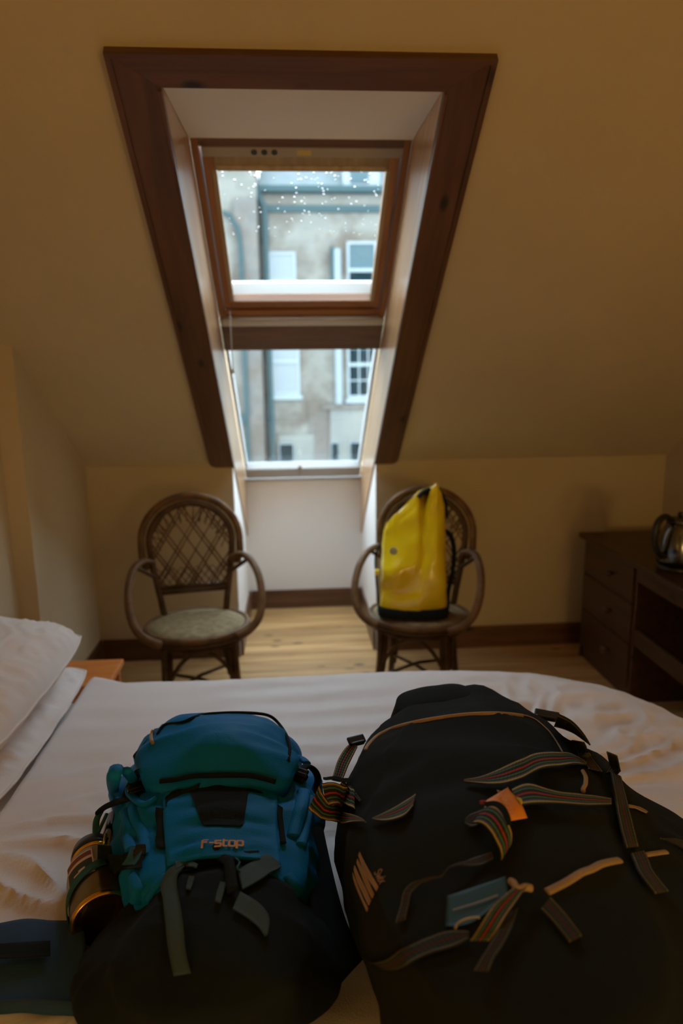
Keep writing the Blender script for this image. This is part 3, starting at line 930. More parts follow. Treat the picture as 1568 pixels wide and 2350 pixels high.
# duvet: rings running out from the middle and over the edges
CX, CY = 0.22, 1.36
def outline(th):
    c, s = math.cos(th), math.sin(th)
    best = 9
    for nx, ny, d in ((-1, 0, 0.92), (0, 1, 0.83), (0, -1, 0.92), (1, 0, 0.94)):
        q = c * nx + s * ny
        if q > 1e-6: best = min(best, d / q)
    # round the two foot corners with a large radius
    if c > 0:
        n = 3.0
        a_, b_ = 0.955, (0.83 if s > 0 else 0.92)
        best = min(best, (abs(c / a_) ** n + abs(s / b_) ** n) ** (-1 / n))
    return best
def duvet_h(x, y):
    h = 0.0022 * math.sin(y * 52 + 3 * nz(x * 1.5, y * 2, 4)) * (0.6 + 0.4 * nz(x * 2, y * 3, 8))
    h += 0.014 * nz(x * 1.6, y * 2.4, 0) + 0.005 * nz(x * 4, y * 9, 3)
    def mask(cx, cy, r):
        return math.exp(-(((x - cx) ** 2 + (y - cy) ** 2) / r ** 2))
    mr_ = mask(0.80, 1.75, 0.36)
    an = 0.35
    u, v = x * math.cos(an) + y * math.sin(an), -x * math.sin(an) + y * math.cos(an)
    rg = 1 - abs(nz(u * 5 + 2 * nz(x * 3, y * 3, 9), v * 13 + 1.5 * nz(x * 4, y * 4, 5), 2)) * 2
    h += 0.021 * mr_ * max(0, rg) ** 2
    rg = 1 - abs(nz(u * 11, v * 9, 6)) * 2
    h += 0.007 * mr_ * max(0, rg) ** 2
    ml = mask(-0.50, 1.15, 0.36)
    an = -0.25
    u, v = x * math.cos(an) + y * math.sin(an), -x * math.sin(an) + y * math.cos(an)
    rg = 1 - abs(nz(u * 3.5 + 7, v * 14 + nz(x * 3, y * 3, 1), 3)) * 2
    h += 0.022 * ml * max(0, rg) ** 2
    return h
TOPZ = 0.622
NT, NR = 400, 90
V = []; F = []
rings = []
for k in range(1, NR + 1):
    rings.append((k / NR, 0.0))
for k in range(1, 15):
    rings.append((1.0, k / 14))
V.append((CX, CY, TOPZ + duvet_h(CX, CY)))
for (q, dr_) in rings:
    for i in range(NT):
        th = 2 * math.pi * i / NT
        R_ = outline(th)
        c, s = math.cos(th), math.sin(th)
        left = max(0.0, min(1.0, (-c * R_ - 0.84) / 0.06))
        Rr = R_ - 0.045 * (1 - left) - 0.006 * left
        x, y = CX + c * Rr * q, CY + s * Rr * q
        edge = max(0, (q - 0.86) / 0.14)
        z = TOPZ + duvet_h(x, y) * (1 - 0.6 * edge ** 2) - 0.020 * edge ** 2.4 * (1 - left) - 0.004 * left * edge ** 6
        if dr_ > 0:
            hang = 0.30 * (1 - left) + 0.038 * left
            a_ = min(1, dr_ * 4) * math.pi / 2
            out_ = (0.045 * (1 - left) + 0.006 * left) * math.sin(a_)
            out_ += (1 - left) * 0.02 * dr_ * (1 + math.sin(th * 46 + 3 * math.sin(th * 9)))
            x += c * out_; y += s * out_
            z -= (0.045 * (1 - left)) * (1 - math.cos(a_)) + hang * max(0, dr_ - 0.2) / 0.8 + 0.004 * left
        V.append((x, y, z))
for i in range(NT):
    F.append((0, 1 + i, 1 + (i + 1) % NT))
for r_ in range(1, len(rings)):
    a0, b0 = 1 + (r_ - 1) * NT, 1 + r_ * NT
    for i in range(NT):
        F.append((a0 + i, b0 + i, b0 + (i + 1) % NT, a0 + (i + 1) % NT))
# underside, so that the duvet is a quilt with thickness
lo = len(V) - NT
prevr = lo
for kk, (ins, zz_) in enumerate(((0.012, None), (0.030, None), (0.045, BZ + 0.006), (0.30, BZ + 0.006))):
    for i in range(NT):
        th = 2 * math.pi * i / NT
        p = V[lo + i]
        left = max(0.0, min(1.0, (-math.cos(th) * outline(th) - 0.84) / 0.06))
        R_ = math.hypot(p[0] - CX, p[1] - CY)
        if zz_ is not None: R_ = min(R_, outline(th) - 0.045)
        q = (R_ - ins) / math.hypot(p[0] - CX, p[1] - CY)
        z = (p[2] + 0.004 * kk) if (zz_ is None) else (BZ + 0.0065)
        V.append((CX + (p[0] - CX) * q, CY + (p[1] - CY) * q, z))
    nr = len(V) - NT
    for i in range(NT):
        F.append((prevr + i, nr + i, nr + (i + 1) % NT, prevr + (i + 1) % NT))
    prevr = nr
F.append(tuple(prevr + i for i in range(NT)))
duvet = MB().add(V, F).build('duvet', M['duvet'], smooth=True)
tag(duvet, 'white striped duvet spread over the bed under both bags', 'duvet')
def bed_z(x, y):
    return TOPZ + duvet_h(x, y)

def pillow(name, c, sx, sy, T_, tilt, seed, **k):
    n = 56
    V = []; F = []
    for side in (1, -1):
        for j in range(n + 1):
            for i in range(n + 1):
                u, v = -1 + 2 * i / n, -1 + 2 * j / n
                h = T_ * max(0, (1 - abs(u) ** 2.6)) ** 0.55 * max(0, (1 - abs(v) ** 2.8)) ** 0.55
                x = u * sx * (1 - 0.11 * abs(v) ** 3.5)
                y = v * sy * (1 - 0.06 * abs(u) ** 3.5)
                e = min(1 - abs(u), 1 - abs(v))
                wr = 0.012 * nz(u * 2.2 + seed, v * 3.0, side) + 0.010 * (max(0, 1 - abs(nz(u * 3 + seed, v * 4.5, 7)) * 2.2) ** 3)
                if u > 0.76:            # gathers drawn into the seam
                    wr += 0.014 * (0.6 + nz(v * 3, seed)) * math.sin(v * 46 + 2 * nz(v * 4, seed)) * ((u - 0.76) / 0.24) ** 1.2 * (1 - u) * 9
                z = side * (h + wr * min(1, e * 7)) + 0.006 * nz(u * 2, v * 5 + seed, 2)
                V.append((x, y, z))
        b_ = 0 if side > 0 else (n + 1) ** 2
        for j in range(n):
            for i in range(n):
                q = (b_ + j * (n + 1) + i, b_ + j * (n + 1) + i + 1, b_ + (j + 1) * (n + 1) + i + 1, b_ + (j + 1) * (n + 1) + i)
                F.append(q if side > 0 else q[::-1])
    rot = Matrix.Translation(c) @ Matrix.Rotation(tilt[1], 4, 'Y') @ Matrix.Rotation(tilt[0], 4, 'X')
    V = [tuple(rot @ Vector(p)) for p in V]
    o = empty(name, (c[0], c[1], c[2] - T_), **k)
    body = MB().add(V, F).build('pillowcase', M['linen'], o, smooth=True, world=True)
    # seam piping round the edge
    ring = []
    for i in range(n + 1): ring.append((-1 + 2 * i / n, -1))
    for i in range(1, n + 1): ring.append((1, -1 + 2 * i / n))
    for i in range(1, n + 1): ring.append((1 - 2 * i / n, 1))
    for i in range(1, n): ring.append((-1, 1 - 2 * i / n))
    P_ = []
    for u, v in ring:
        x = u * sx * (1 - 0.11 * abs(v) ** 3.5); y = v * sy * (1 - 0.06 * abs(u) ** 3.5)
        P_.append(rot @ Vector((x * 1.002, y * 1.002, 0.006 * nz(u * 2, v * 5 + seed, 2))))
    MB().tube(P_, 0.004, 6, closed=True).build('piping', M['linen'], o, smooth=True, world=True)
    return o
pillow('pillow', (-0.905, 1.83, 0.632), 0.205, 0.40, 0.050, (0, math.radians(0.5)), 3.1,
       label='flat white pillow lying on the mattress beneath the plump one', cat='pillow', group='white pillows at the head of the bed')
pillow('pillow', (-0.905, 1.80, 0.792), 0.210, 0.405, 0.085, (math.radians(0), math.radians(9)), 9.4,
       label='plump white pillow lying on top, with a gathered seam', cat='pillow', group='white pillows at the head of the bed')

# ------------------------------------------------------------------ bags
# surveyed paths in metres: x, y, z[, surface normal]
PATHS = {
 'bp_c': [(-0.1619, 1.1404, 0.75)],
 'bp_0': [(-0.4325, 1.5394, 0.612), (-0.402, 1.3886, 0.612), (-0.3676, 1.3004, 0.612), (-0.3347, 1.1747, 0.612), (-0.2956, 1.0869, 0.612), (-0.1422, 1.0358, 0.612), (-0.0123, 1.0732, 0.612), (0.0072, 1.1571, 0.612), (0.0038, 1.2819, 0.612), (0.0096, 1.4149, 0.612), (0.0086, 1.5182, 0.612), (-0.0399, 1.5793, 0.612), (-0.2212, 1.6356, 0.612), (-0.3948, 1.6112, 0.612)],
 'bp_1': [(-0.4276, 1.4298, 0.7), (-0.405, 1.3398, 0.7), (-0.3776, 1.2655, 0.7), (-0.3615, 1.1865, 0.7), (-0.3252, 1.0923, 0.7), (-0.2804, 1.009, 0.7), (-0.1295, 0.9432, 0.7), (-0.011, 0.9958, 0.7), (0.0149, 1.0741, 0.7), (0.0177, 1.1661, 0.7), (0.0288, 1.2867, 0.7), (0.0249, 1.3978, 0.7), (-0.0263, 1.4643, 0.7), (-0.2045, 1.5182, 0.7), (-0.3858, 1.4969, 0.7)],
 'bp_2': [(-0.3512, 1.2834, 0.785), (-0.333, 1.1963, 0.785), (-0.307, 1.1064, 0.785), (-0.287, 1.0177, 0.785), (-0.2444, 0.9473, 0.785), (-0.1226, 0.9108, 0.785), (-0.0232, 0.9377, 0.785), (-0.0015, 1.0035, 0.785), (-0.0002, 1.0798, 0.785), (0.0013, 1.1669, 0.785), (-0.0043, 1.2524, 0.785), (-0.042, 1.3026, 0.785), (-0.1815, 1.3398, 0.785), (-0.3271, 1.3364, 0.785)],
 'lo_c': [(-0.1476, 0.8848, 0.75)],
 'lo_0': [(-0.2647, 1.2275, 0.612), (-0.0545, 1.2096, 0.612), (-0.004, 1.0928, 0.612), (0.0302, 0.9683, 0.612), (-0.0075, 0.8923, 0.612), (-0.0995, 0.8572, 0.612), (-0.2565, 0.8699, 0.612), (-0.3294, 0.9259, 0.612), (-0.3466, 1.0166, 0.612), (-0.3102, 1.1185, 0.612)],
 'lo_1': [(-0.2561, 1.136, 0.7), (-0.1642, 1.1397, 0.7), (-0.0459, 1.1181, 0.7), (0.0006, 1.0238, 0.7), (0.0461, 0.912, 0.7), (0.0385, 0.8436, 0.7), (-0.0069, 0.8059, 0.7), (-0.0912, 0.7901, 0.7), (-0.2163, 0.7939, 0.7), (-0.3209, 0.8314, 0.7), (-0.364, 0.8912, 0.7), (-0.3604, 0.9539, 0.7), (-0.3156, 1.0213, 0.7)],
 'lo_2': [(-0.2155, 0.9993, 0.795), (-0.1457, 1.0085, 0.795), (-0.05, 0.9852, 0.795), (-0.0163, 0.9079, 0.795), (-0.0042, 0.834, 0.795), (-0.0169, 0.7781, 0.795), (-0.0621, 0.7494, 0.795), (-0.1284, 0.7425, 0.795), (-0.1966, 0.7542, 0.795), (-0.2495, 0.7905, 0.795), (-0.2695, 0.8485, 0.795), (-0.2496, 0.9276, 0.795)],
 'lid_c': [(-0.1728, 1.274, 0.82)],
 'lid_0': [(-0.3662, 1.4484, 0.69), (-0.3739, 1.5602, 0.69), (-0.3065, 1.6369, 0.69), (-0.1975, 1.66, 0.69), (-0.0946, 1.6393, 0.69), (-0.0373, 1.5295, 0.69), (-0.0215, 1.4005, 0.69), (-0.0728, 1.3175, 0.69), (-0.1855, 1.335, 0.69), (-0.2862, 1.3288, 0.69)],
 'lid_1': [(-0.3568, 1.3703, 0.75), (-0.3662, 1.4677, 0.75), (-0.3387, 1.5334, 0.75), (-0.2512, 1.5776, 0.75), (-0.1658, 1.5805, 0.75), (-0.0893, 1.5561, 0.75), (-0.0403, 1.4761, 0.75), (-0.0105, 1.3642, 0.75), (-0.0067, 1.2758, 0.75), (-0.0508, 1.2358, 0.75), (-0.1219, 1.2594, 0.75), (-0.2194, 1.268, 0.75), (-0.2955, 1.2546, 0.75), (-0.3359, 1.2901, 0.75)],
 'lid_2': [(-0.3161, 1.2553, 0.83), (-0.325, 1.3631, 0.83), (-0.3034, 1.422, 0.83), (-0.2328, 1.4691, 0.83), (-0.1538, 1.4761, 0.83), (-0.0878, 1.4596, 0.83), (-0.0517, 1.4025, 0.83), (-0.028, 1.3098, 0.83), (-0.0173, 1.2208, 0.83), (-0.0306, 1.1783, 0.83), (-0.0889, 1.1877, 0.83), (-0.1641, 1.1973, 0.83), (-0.2459, 1.1932, 0.83), (-0.2863, 1.1912, 0.83)],
 'lid_pipe': [(-0.3086, 1.3657, 0.8473, -0.549, 0.108, 0.829), (-0.2962, 1.3896, 0.8551, -0.574, 0.059, 0.816), (-0.2547, 1.3596, 0.8752, -0.272, -0.048, 0.961), (-0.2321, 1.3719, 0.8788, -0.016, 0.077, 0.997), (-0.2219, 1.4496, 0.8445, 0.109, 0.359, 0.927), (-0.1903, 1.472, 0.8344, 0.04, 0.211, 0.977), (-0.1496, 1.475, 0.8321, 0.086, 0.218, 0.972), (-0.1028, 1.4765, 0.8271, 0, 0, 1), (-0.0734, 1.4743, 0.8197, 0, 0, 1), (-0.053, 1.4666, 0.8034, 0, 0, 1), (-0.035, 1.3682, 0.8287, 0.647, 0.012, 0.762), (-0.0273, 1.2901, 0.8435, 0.544, 0.218, 0.81), (-0.0294, 1.2346, 0.8483, 0.559, -0.323, 0.764)],
 'lid_zip': [(-0.3338, 1.4417, 0.8139, -0.595, -0.014, 0.803), (-0.3335, 1.4186, 0.8128, -0.628, -0.05, 0.777), (-0.3022, 1.2923, 0.8683, -0.375, -0.373, 0.848)],
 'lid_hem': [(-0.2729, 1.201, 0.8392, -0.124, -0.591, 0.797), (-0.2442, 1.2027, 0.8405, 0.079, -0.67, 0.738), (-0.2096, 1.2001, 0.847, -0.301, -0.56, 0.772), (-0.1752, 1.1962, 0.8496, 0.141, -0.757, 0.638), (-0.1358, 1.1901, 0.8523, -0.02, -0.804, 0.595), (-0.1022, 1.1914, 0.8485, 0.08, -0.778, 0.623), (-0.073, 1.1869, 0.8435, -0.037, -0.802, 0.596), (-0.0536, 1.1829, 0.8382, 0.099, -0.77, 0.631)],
 'fp_a': [(-0.2719, 1.2206, 0.8211, -0.004, -0.029, 1), (-0.2617, 1.1586, 0.8159, 0.03, 0.113, 0.993), (-0.2494, 1.0987, 0.8132, -0.346, 0.075, 0.935), (-0.2362, 1.042, 0.8121, -0.222, 0.029, 0.975), (-0.2256, 0.9985, 0.811, -0.061, 0, 0.998)],
 'fp_b': [(-0.0498, 1.2478, 0.7906, 0.216, -0.094, 0.972), (-0.0494, 1.1433, 0.8135, -0.136, 0.113, 0.984), (-0.0491, 1.088, 0.8083, 0.322, -0.057, 0.945), (-0.0448, 1.0302, 0.8086, 0.375, -0.004, 0.927), (-0.0404, 0.9858, 0.8085, 0.363, -0.074, 0.929)],
 'fp_patch': [(-0.2151, 1.1811, 0.8286, 0.184, 0.038, -0.982), (-0.1931, 1.2151, 0.8296, 0.047, 0.504, -0.862), (-0.1146, 1.2167, 0.8241, -0.291, 0.168, -0.942), (-0.1038, 1.1836, 0.8244, -0.186, -0.129, -0.974), (-0.1051, 1.1011, 0.8332, -0.126, 0.273, -0.954), (-0.1073, 1.0671, 0.831, -0.112, -0.326, -0.939), (-0.1112, 1.0606, 0.8328, -0.094, -0.182, -0.979), (-0.1727, 1.0715, 0.8302, 0.095, -0.267, -0.959), (-0.1813, 1.086, 0.8283, 0.03, 0.475, -0.88), (-0.1913, 1.1132, 0.8352, 0.175, -0.285, -0.943)],
 'fs_line': [(-0.1699, 1.0113, 0.833, 0.038, 0.37, -0.928), (-0.1041, 1.0141, 0.8279, -0.222, 0.179, -0.958)],
 'fs_up': [(-0.1699, 1.0113, 0.833, 0.038, 0.37, -0.928), (-0.1737, 1.0363, 0.8296, 0.138, -0.247, -0.959)],
 'dc1_a': [(-0.2707, 1.1504, 0.8168, -0.02, 0.197, 0.98), (-0.2683, 1.1289, 0.8082, -0.337, -0.532, 0.777), (-0.2575, 1.0906, 0.8096, -0.38, -0.088, 0.921), (-0.2573, 1.0707, 0.8042, -0.239, -0.16, 0.958), (-0.252, 1.0494, 0.8065, -0.373, 0.068, 0.925)],
 'dc1_b': [(-0.2554, 1.1435, 0.818, -0.05, -0.117, 0.992), (-0.2547, 1.1243, 0.8107, -0.234, -0.147, 0.961), (-0.2464, 1.0857, 0.8125, -0.264, -0.308, 0.914), (-0.2418, 1.0646, 0.8078, -0.278, 0.11, 0.954), (-0.2348, 1.0391, 0.812, -0.222, 0.029, 0.975)],
 'dc2_a': [(-0.0524, 1.1499, 0.8119, -0.129, 0.241, 0.962), (-0.0499, 1.1121, 0.8118, 0.029, -0.227, 0.974), (-0.0464, 1.079, 0.8072, 0.39, 0.022, 0.92), (-0.044, 1.04, 0.8086, 0.307, 0.052, 0.95)],
 'dc2_b': [(-0.0371, 1.1278, 0.8156, -0.029, 0.036, 0.999), (-0.0393, 1.1095, 0.8103, 0.096, -0.269, 0.958), (-0.0382, 1.0795, 0.8037, 0.371, 0.038, 0.928), (-0.0337, 1.0438, 0.805, 0.298, 0.009, 0.955)],
 'cs1_a': [(-0.261, 1.1806, 0.8169, 0.014, -0.218, 0.976), (-0.2428, 1.1885, 0.824, -0.162, -0.979, 0.121), (-0.223, 1.187, 0.8319, -0.271, -0.621, 0.736), (-0.1937, 1.1865, 0.8399, -0.09, -0.731, 0.676)],
 'cs1_b': [(-0.2533, 1.1448, 0.8183, -0.05, -0.117, 0.992), (-0.2368, 1.1627, 0.8142, 0.057, 0.06, 0.997), (-0.2228, 1.1797, 0.8152, 0.092, -0.291, 0.952), (-0.1981, 1.1803, 0.8322, 0, -0.965, 0.263)],
 'cs2_a': [(-0.1047, 1.182, 0.831, 0.081, -0.992, 0.095), (-0.0831, 1.1813, 0.8247, -0.112, -0.994, 0.02), (-0.0641, 1.1801, 0.8123, -0.034, -0.997, -0.076), (-0.0518, 1.1652, 0.8067, -0.096, 0.407, 0.908)],
 'cs2_b': [(-0.1096, 1.1812, 0.8277, 0.093, -0.988, 0.12), (-0.0857, 1.1815, 0.8194, -0.05, -0.999, 0.018), (-0.0668, 1.1811, 0.8049, 0.02, -0.983, -0.185), (-0.0523, 1.1467, 0.8127, -0.129, 0.241, 0.962)],
 'f1': [(-0.302, 1.0806, 0.9401, 0, 0, 1), (-0.3451, 1.2828, 0.7907, -0.209, -0.064, 0.976), (-0.3462, 1.2532, 0.7872, -0.369, -0.309, 0.876), (-0.3219, 1.2042, 0.8018, -0.564, 0.044, 0.824), (-0.2966, 1.1682, 0.8141, -0.178, -0.098, 0.979), (-0.2799, 1.1795, 0.8161, -0.04, -0.123, 0.992)],
 'f2': [(-0.3223, 1.184, 0.7994, -0.656, -0.25, 0.712), (-0.3111, 1.1537, 0.7958, -0.582, -0.241, 0.777), (-0.2926, 1.1201, 0.7927, -0.338, -0.374, 0.864), (-0.2791, 1.0788, 0.7971, -0.456, -0.11, 0.883), (-0.2755, 1.0505, 0.7961, -0.499, -0.119, 0.859)],
 'f3': [(-0.3415, 1.1993, 0.7818, -0.861, -0.066, 0.505), (-0.322, 1.1477, 0.7875, -0.451, -0.07, 0.89), (-0.3194, 1.1239, 0.7786, -0.864, -0.468, 0.185), (-0.3015, 1.0774, 0.787, -0.31, -0.226, 0.923)],
 'f4': [(-0.0007, 1.2241, 0.7862, 0.107, 0.308, 0.945), (-0.0062, 1.1415, 0.8095, 0.505, 0.095, 0.858), (-0.0136, 1.1055, 0.8038, 0.246, -0.339, 0.908), (-0.0207, 1.0714, 0.7985, 0.24, 0.202, 0.949)],
 'f5': [(0.0091, 1.2175, 0.7787, 0.932, 0.118, 0.342), (0.0053, 1.1354, 0.7971, 0.727, -0.174, 0.664), (-0.0002, 1.0933, 0.7963, 0.166, -0.293, 0.942), (-0.0075, 1.0497, 0.7988, 0.197, 0.06, 0.979)],
 'f6': [(-0.0522, 1.1817, 0.8064, 0.187, -0.947, -0.261), (-0.0423, 1.17, 0.8056, -0.098, 0.401, 0.911), (-0.0304, 1.1827, 0.8017, 0.01, 0.222, 0.975), (-0.0235, 1.2427, 0.7866, 0.093, -0.106, 0.99)],
 'f7': [(-0.2569, 1.2001, 0.8226, -0.006, -0.217, 0.976), (-0.2425, 1.2147, 0.8204, 0.029, 0.109, 0.994), (-0.2241, 1.2225, 0.8198, 0.035, -0.045, 0.998), (-0.2052, 1.2276, 0.8181, 0.14, -0.054, 0.989)],
 'f8': [(-0.1176, 1.2459, 0.7985, 0.109, -0.017, 0.994), (-0.0975, 1.2473, 0.795, 0.122, 0.21, 0.97), (-0.0815, 1.2329, 0.7964, 0.054, 0.067, 0.996)],
 'f9': [(-0.2808, 1.0068, 0.7933, -0.662, -0.216, 0.718), (-0.2679, 0.9742, 0.7917, -0.519, -0.25, 0.817), (-0.2712, 0.9708, 0.7744, -0.835, -0.542, -0.092)],
 'f10': [(-0.224, 0.9817, 0.8098, -0.016, -0.413, 0.911), (-0.2371, 0.9706, 0.8028, -0.133, -0.518, 0.845), (-0.2543, 0.9628, 0.7835, -0.257, -0.907, 0.333)],
 'f11': [(-0.0299, 0.9752, 0.8016, 0.488, 0.002, 0.873), (-0.0153, 0.9597, 0.7893, 0.521, -0.139, 0.842), (-0.0039, 0.984, 0.7469, 0.892, -0.451, 0.007)],
 'f12': [(-0.3174, 1.0798, 0.946, 0, 0, 1), (-0.3207, 1.0699, 0.9314, 0, 0, 1), (-0.4085, 1.3561, 0.727, -0.843, -0.254, 0.474), (-0.3851, 1.303, 0.7349, -0.73, -0.329, 0.599)],
 'f13': [(-0.3214, 1.2366, 0.8411, -0.371, -0.427, 0.824), (-0.3484, 1.2759, 0.7889, -0.209, -0.064, 0.976), (-0.3589, 1.2664, 0.7665, -0.96, -0.205, 0.189)],
 'zl': [(-0.3404, 1.4642, 0.8), (-0.3464, 1.4265, 0.8), (-0.3576, 1.4172, 0.79), (-0.3705, 1.3995, 0.78), (-0.3597, 1.3932, 0.78), (-0.351, 1.4221, 0.79), (-0.3446, 1.4414, 0.8)],
 's1': [(-0.2981, 1.2193, 0.8), (-0.333, 1.2406, 0.785), (-0.3708, 1.2666, 0.76), (-0.4044, 1.2888, 0.735), (-0.4221, 1.2947, 0.72)],
 's2': [(-0.4193, 1.2973, 0.72), (-0.424, 1.2764, 0.71), (-0.4163, 1.2486, 0.7), (-0.4097, 1.2682, 0.71), (-0.4045, 1.2845, 0.72)],
 's3': [(-0.4201, 1.2624, 0.7), (-0.4189, 1.2425, 0.69), (-0.4046, 1.2031, 0.69)],
 'b1': [(-0.3292, 1.2488, 0.793, -0.371, -0.166, 0.914)],
 'b2': [(-0.0098, 1.2743, 0.7873, 0.526, 0.138, 0.839)],
 'b4': [(-0.2824, 1.0563, 0.793, -0.508, -0.213, 0.834)],
 's4': [(-0.0055, 1.2753, 0.8), (0.0084, 1.3095, 0.79), (0.024, 1.3239, 0.77), (0.031, 1.3224, 0.75), (0.0246, 1.3035, 0.74), (0.0165, 1.2737, 0.74)],
 's5': [(-0.029, 1.3299, 0.8), (-0.005, 1.3409, 0.79), (0.0086, 1.3194, 0.79)],
 'st_c': [(-0.1457, 1.0189, 0.8189, -0.138, -0.093, 0.986), (-0.1466, 1.0136, 0.8182, -0.138, -0.093, 0.986), (-0.1355, 1.0019, 0.816, -0.155, -0.503, 0.85), (-0.1227, 0.9628, 0.8303, -0.012, 0.481, 0.877), (-0.1156, 0.9315, 0.8358, -0.04, -0.091, 0.995), (-0.1096, 0.8934, 0.8372, 0.009, 0.096, 0.995)],
 'st_t': [(-0.1138, 0.9832, 0.8212, 0.051, 0.359, 0.932), (-0.1062, 0.9622, 0.8296, 0.133, 0.453, 0.881), (-0.1065, 0.9436, 0.8368, -0.037, -0.009, 0.999), (-0.1013, 0.9369, 0.8365, 0.006, -0.081, 0.997)],
 'blk_a': [(-0.2056, 1.01, 0.8118, -0.011, 0.004, 1), (-0.16, 1.0171, 0.8164, -0.162, -0.205, 0.965), (-0.1016, 1.0095, 0.8216, -0.023, -0.2, 0.979), (-0.0448, 1.0255, 0.808, 0.468, -0.078, 0.88)],
 'blk_b': [(-0.2024, 0.9893, 0.8103, 0.193, -0.464, 0.864), (-0.1571, 0.9919, 0.8132, -0.121, 0.352, 0.928), (-0.1003, 0.9874, 0.817, 0.267, 0.389, 0.882), (-0.0444, 1.0069, 0.8083, 0.452, 0.101, 0.886)],
 'blk2_a': [(-0.2764, 1.0553, 0.7962, -0.499, -0.119, 0.859), (-0.3033, 1.0736, 0.7855, -0.31, -0.226, 0.923), (-0.3389, 1.0704, 0.7954, 0, 0, 1), (-0.3584, 1.0678, 0.8004, 0, 0, 1)],
 'blk2_b': [(-0.2656, 1.0059, 0.8013, -0.37, 0.006, 0.929), (-0.2936, 1.0305, 0.7834, -0.581, 0.123, 0.805), (-0.366, 1.1456, 0.6971, -0.869, -0.492, 0.055), (-0.3875, 1.1455, 0.706, 0, 0, 1)],
 'oc_a': [(-0.2741, 1.063, 0.7985, -0.44, -0.13, 0.888), (-0.2724, 1.037, 0.7976, -0.516, 0.061, 0.855), (-0.2781, 1.0225, 0.7953, -0.441, -0.02, 0.897)],
 'oc_b': [(-0.2982, 1.0783, 0.7884, -0.31, -0.226, 0.923), (-0.3, 1.058, 0.7829, -0.441, -0.286, 0.851), (-0.3083, 1.0578, 0.7691, -0.463, -0.736, 0.495)],
 'o1_a': [(-0.2118, 0.9957, 0.8115, -0.011, 0.004, 1), (-0.2221, 0.982, 0.8097, -0.016, -0.413, 0.911), (-0.2258, 0.9621, 0.8025, -0.582, 0.09, 0.809), (-0.2106, 0.8946, 0.8287, -0.31, -0.002, 0.951), (-0.1987, 0.8475, 0.8336, -0.19, -0.415, 0.89), (-0.189, 0.8172, 0.8259, -0.203, -0.271, 0.941), (-0.1762, 0.782, 0.8148, -0.195, -0.428, 0.882)],
 'o1_b': [(-0.1918, 0.9976, 0.8094, 0.06, -0.338, 0.939), (-0.1992, 0.9675, 0.8183, -0.274, 0.295, 0.915), (-0.1951, 0.9275, 0.8256, -0.307, 0.254, 0.917), (-0.1847, 0.8861, 0.8342, -0.134, 0, 0.991), (-0.1736, 0.8434, 0.8354, -0.102, -0.345, 0.933), (-0.1635, 0.8056, 0.8281, -0.187, -0.231, 0.955), (-0.1535, 0.7806, 0.819, -0.194, -0.477, 0.858)],
 'o2_a': [(-0.213, 0.9987, 0.8116, 0.001, -0.08, 0.997), (-0.1977, 1.0043, 0.811, 0.139, -0.094, 0.986), (-0.1865, 0.9998, 0.8106, 0.06, -0.338, 0.939), (-0.1767, 0.9818, 0.8147, -0.1, 0.386, 0.917)],
 'o2_b': [(-0.2092, 0.984, 0.8103, -0.135, 0.388, 0.912), (-0.1962, 0.9937, 0.8096, 0.139, -0.094, 0.986), (-0.1881, 0.9912, 0.8095, -0.097, 0.387, 0.917), (-0.1753, 0.9573, 0.8281, -0.171, 0.486, 0.857)],
 'o3_a': [(-0.1082, 0.9392, 0.8366, -0.028, -0.045, 0.999), (-0.0892, 0.9799, 0.8166, 0.314, 0.401, 0.861), (-0.0688, 0.9954, 0.8174, 0.2, -0.048, 0.979), (-0.0582, 0.9934, 0.815, 0.199, -0.083, 0.976), (-0.0452, 0.981, 0.8094, 0.363, -0.074, 0.929)],
 'o3_b': [(-0.0979, 0.9004, 0.8364, -0.001, 0.117, 0.993), (-0.0812, 0.912, 0.8344, 0.165, 0.053, 0.985), (-0.0655, 0.9275, 0.831, 0.324, -0.031, 0.945), (-0.0563, 0.9459, 0.8237, 0.409, 0.427, 0.806), (-0.0452, 0.9794, 0.8091, 0.363, -0.074, 0.929)],
 'o4_a': [(-0.0983, 0.8964, 0.8368, 0.006, 0.109, 0.994), (-0.0794, 0.8815, 0.8364, 0.151, 0.07, 0.986), (-0.0642, 0.8676, 0.8328, 0.177, -0.099, 0.979), (-0.0555, 0.8498, 0.8292, 0.231, -0.069, 0.971), (-0.0569, 0.8214, 0.829, 0.27, -0.067, 0.96)],
 'o4_b': [(-0.1066, 0.8647, 0.8363, 0.025, -0.079, 0.997), (-0.0902, 0.8529, 0.8348, 0.074, -0.033, 0.997), (-0.0771, 0.8409, 0.8332, 0.114, -0.02, 0.993), (-0.0681, 0.8307, 0.8318, 0.207, -0.009, 0.978), (-0.0604, 0.8188, 0.8296, 0.239, -0.119, 0.964)],
 'o5_a': [(-0.1306, 0.9217, 0.8343, -0.052, -0.003, 0.999), (-0.1323, 0.901, 0.8361, 0.013, 0.199, 0.98), (-0.1337, 0.8794, 0.8378, -0.031, -0.111, 0.993)],
 'o5_b': [(-0.1211, 0.9186, 0.8347, -0.047, -0.057, 0.997), (-0.1226, 0.8946, 0.8371, 0.005, 0.148, 0.989), (-0.1257, 0.8757, 0.8376, -0.009, -0.114, 0.993)],
 'o6_a': [(-0.1793, 0.9467, 0.8278, -0.301, 0.062, 0.952), (-0.1811, 0.9319, 0.8286, -0.268, 0.126, 0.955), (-0.1805, 0.9127, 0.8334, -0.07, 0.337, 0.939)],
 'o6_b': [(-0.1703, 0.9409, 0.8304, -0.224, 0.042, 0.974), (-0.1721, 0.9256, 0.831, -0.115, 0.13, 0.985), (-0.1733, 0.9081, 0.8352, -0.031, 0.31, 0.95)],
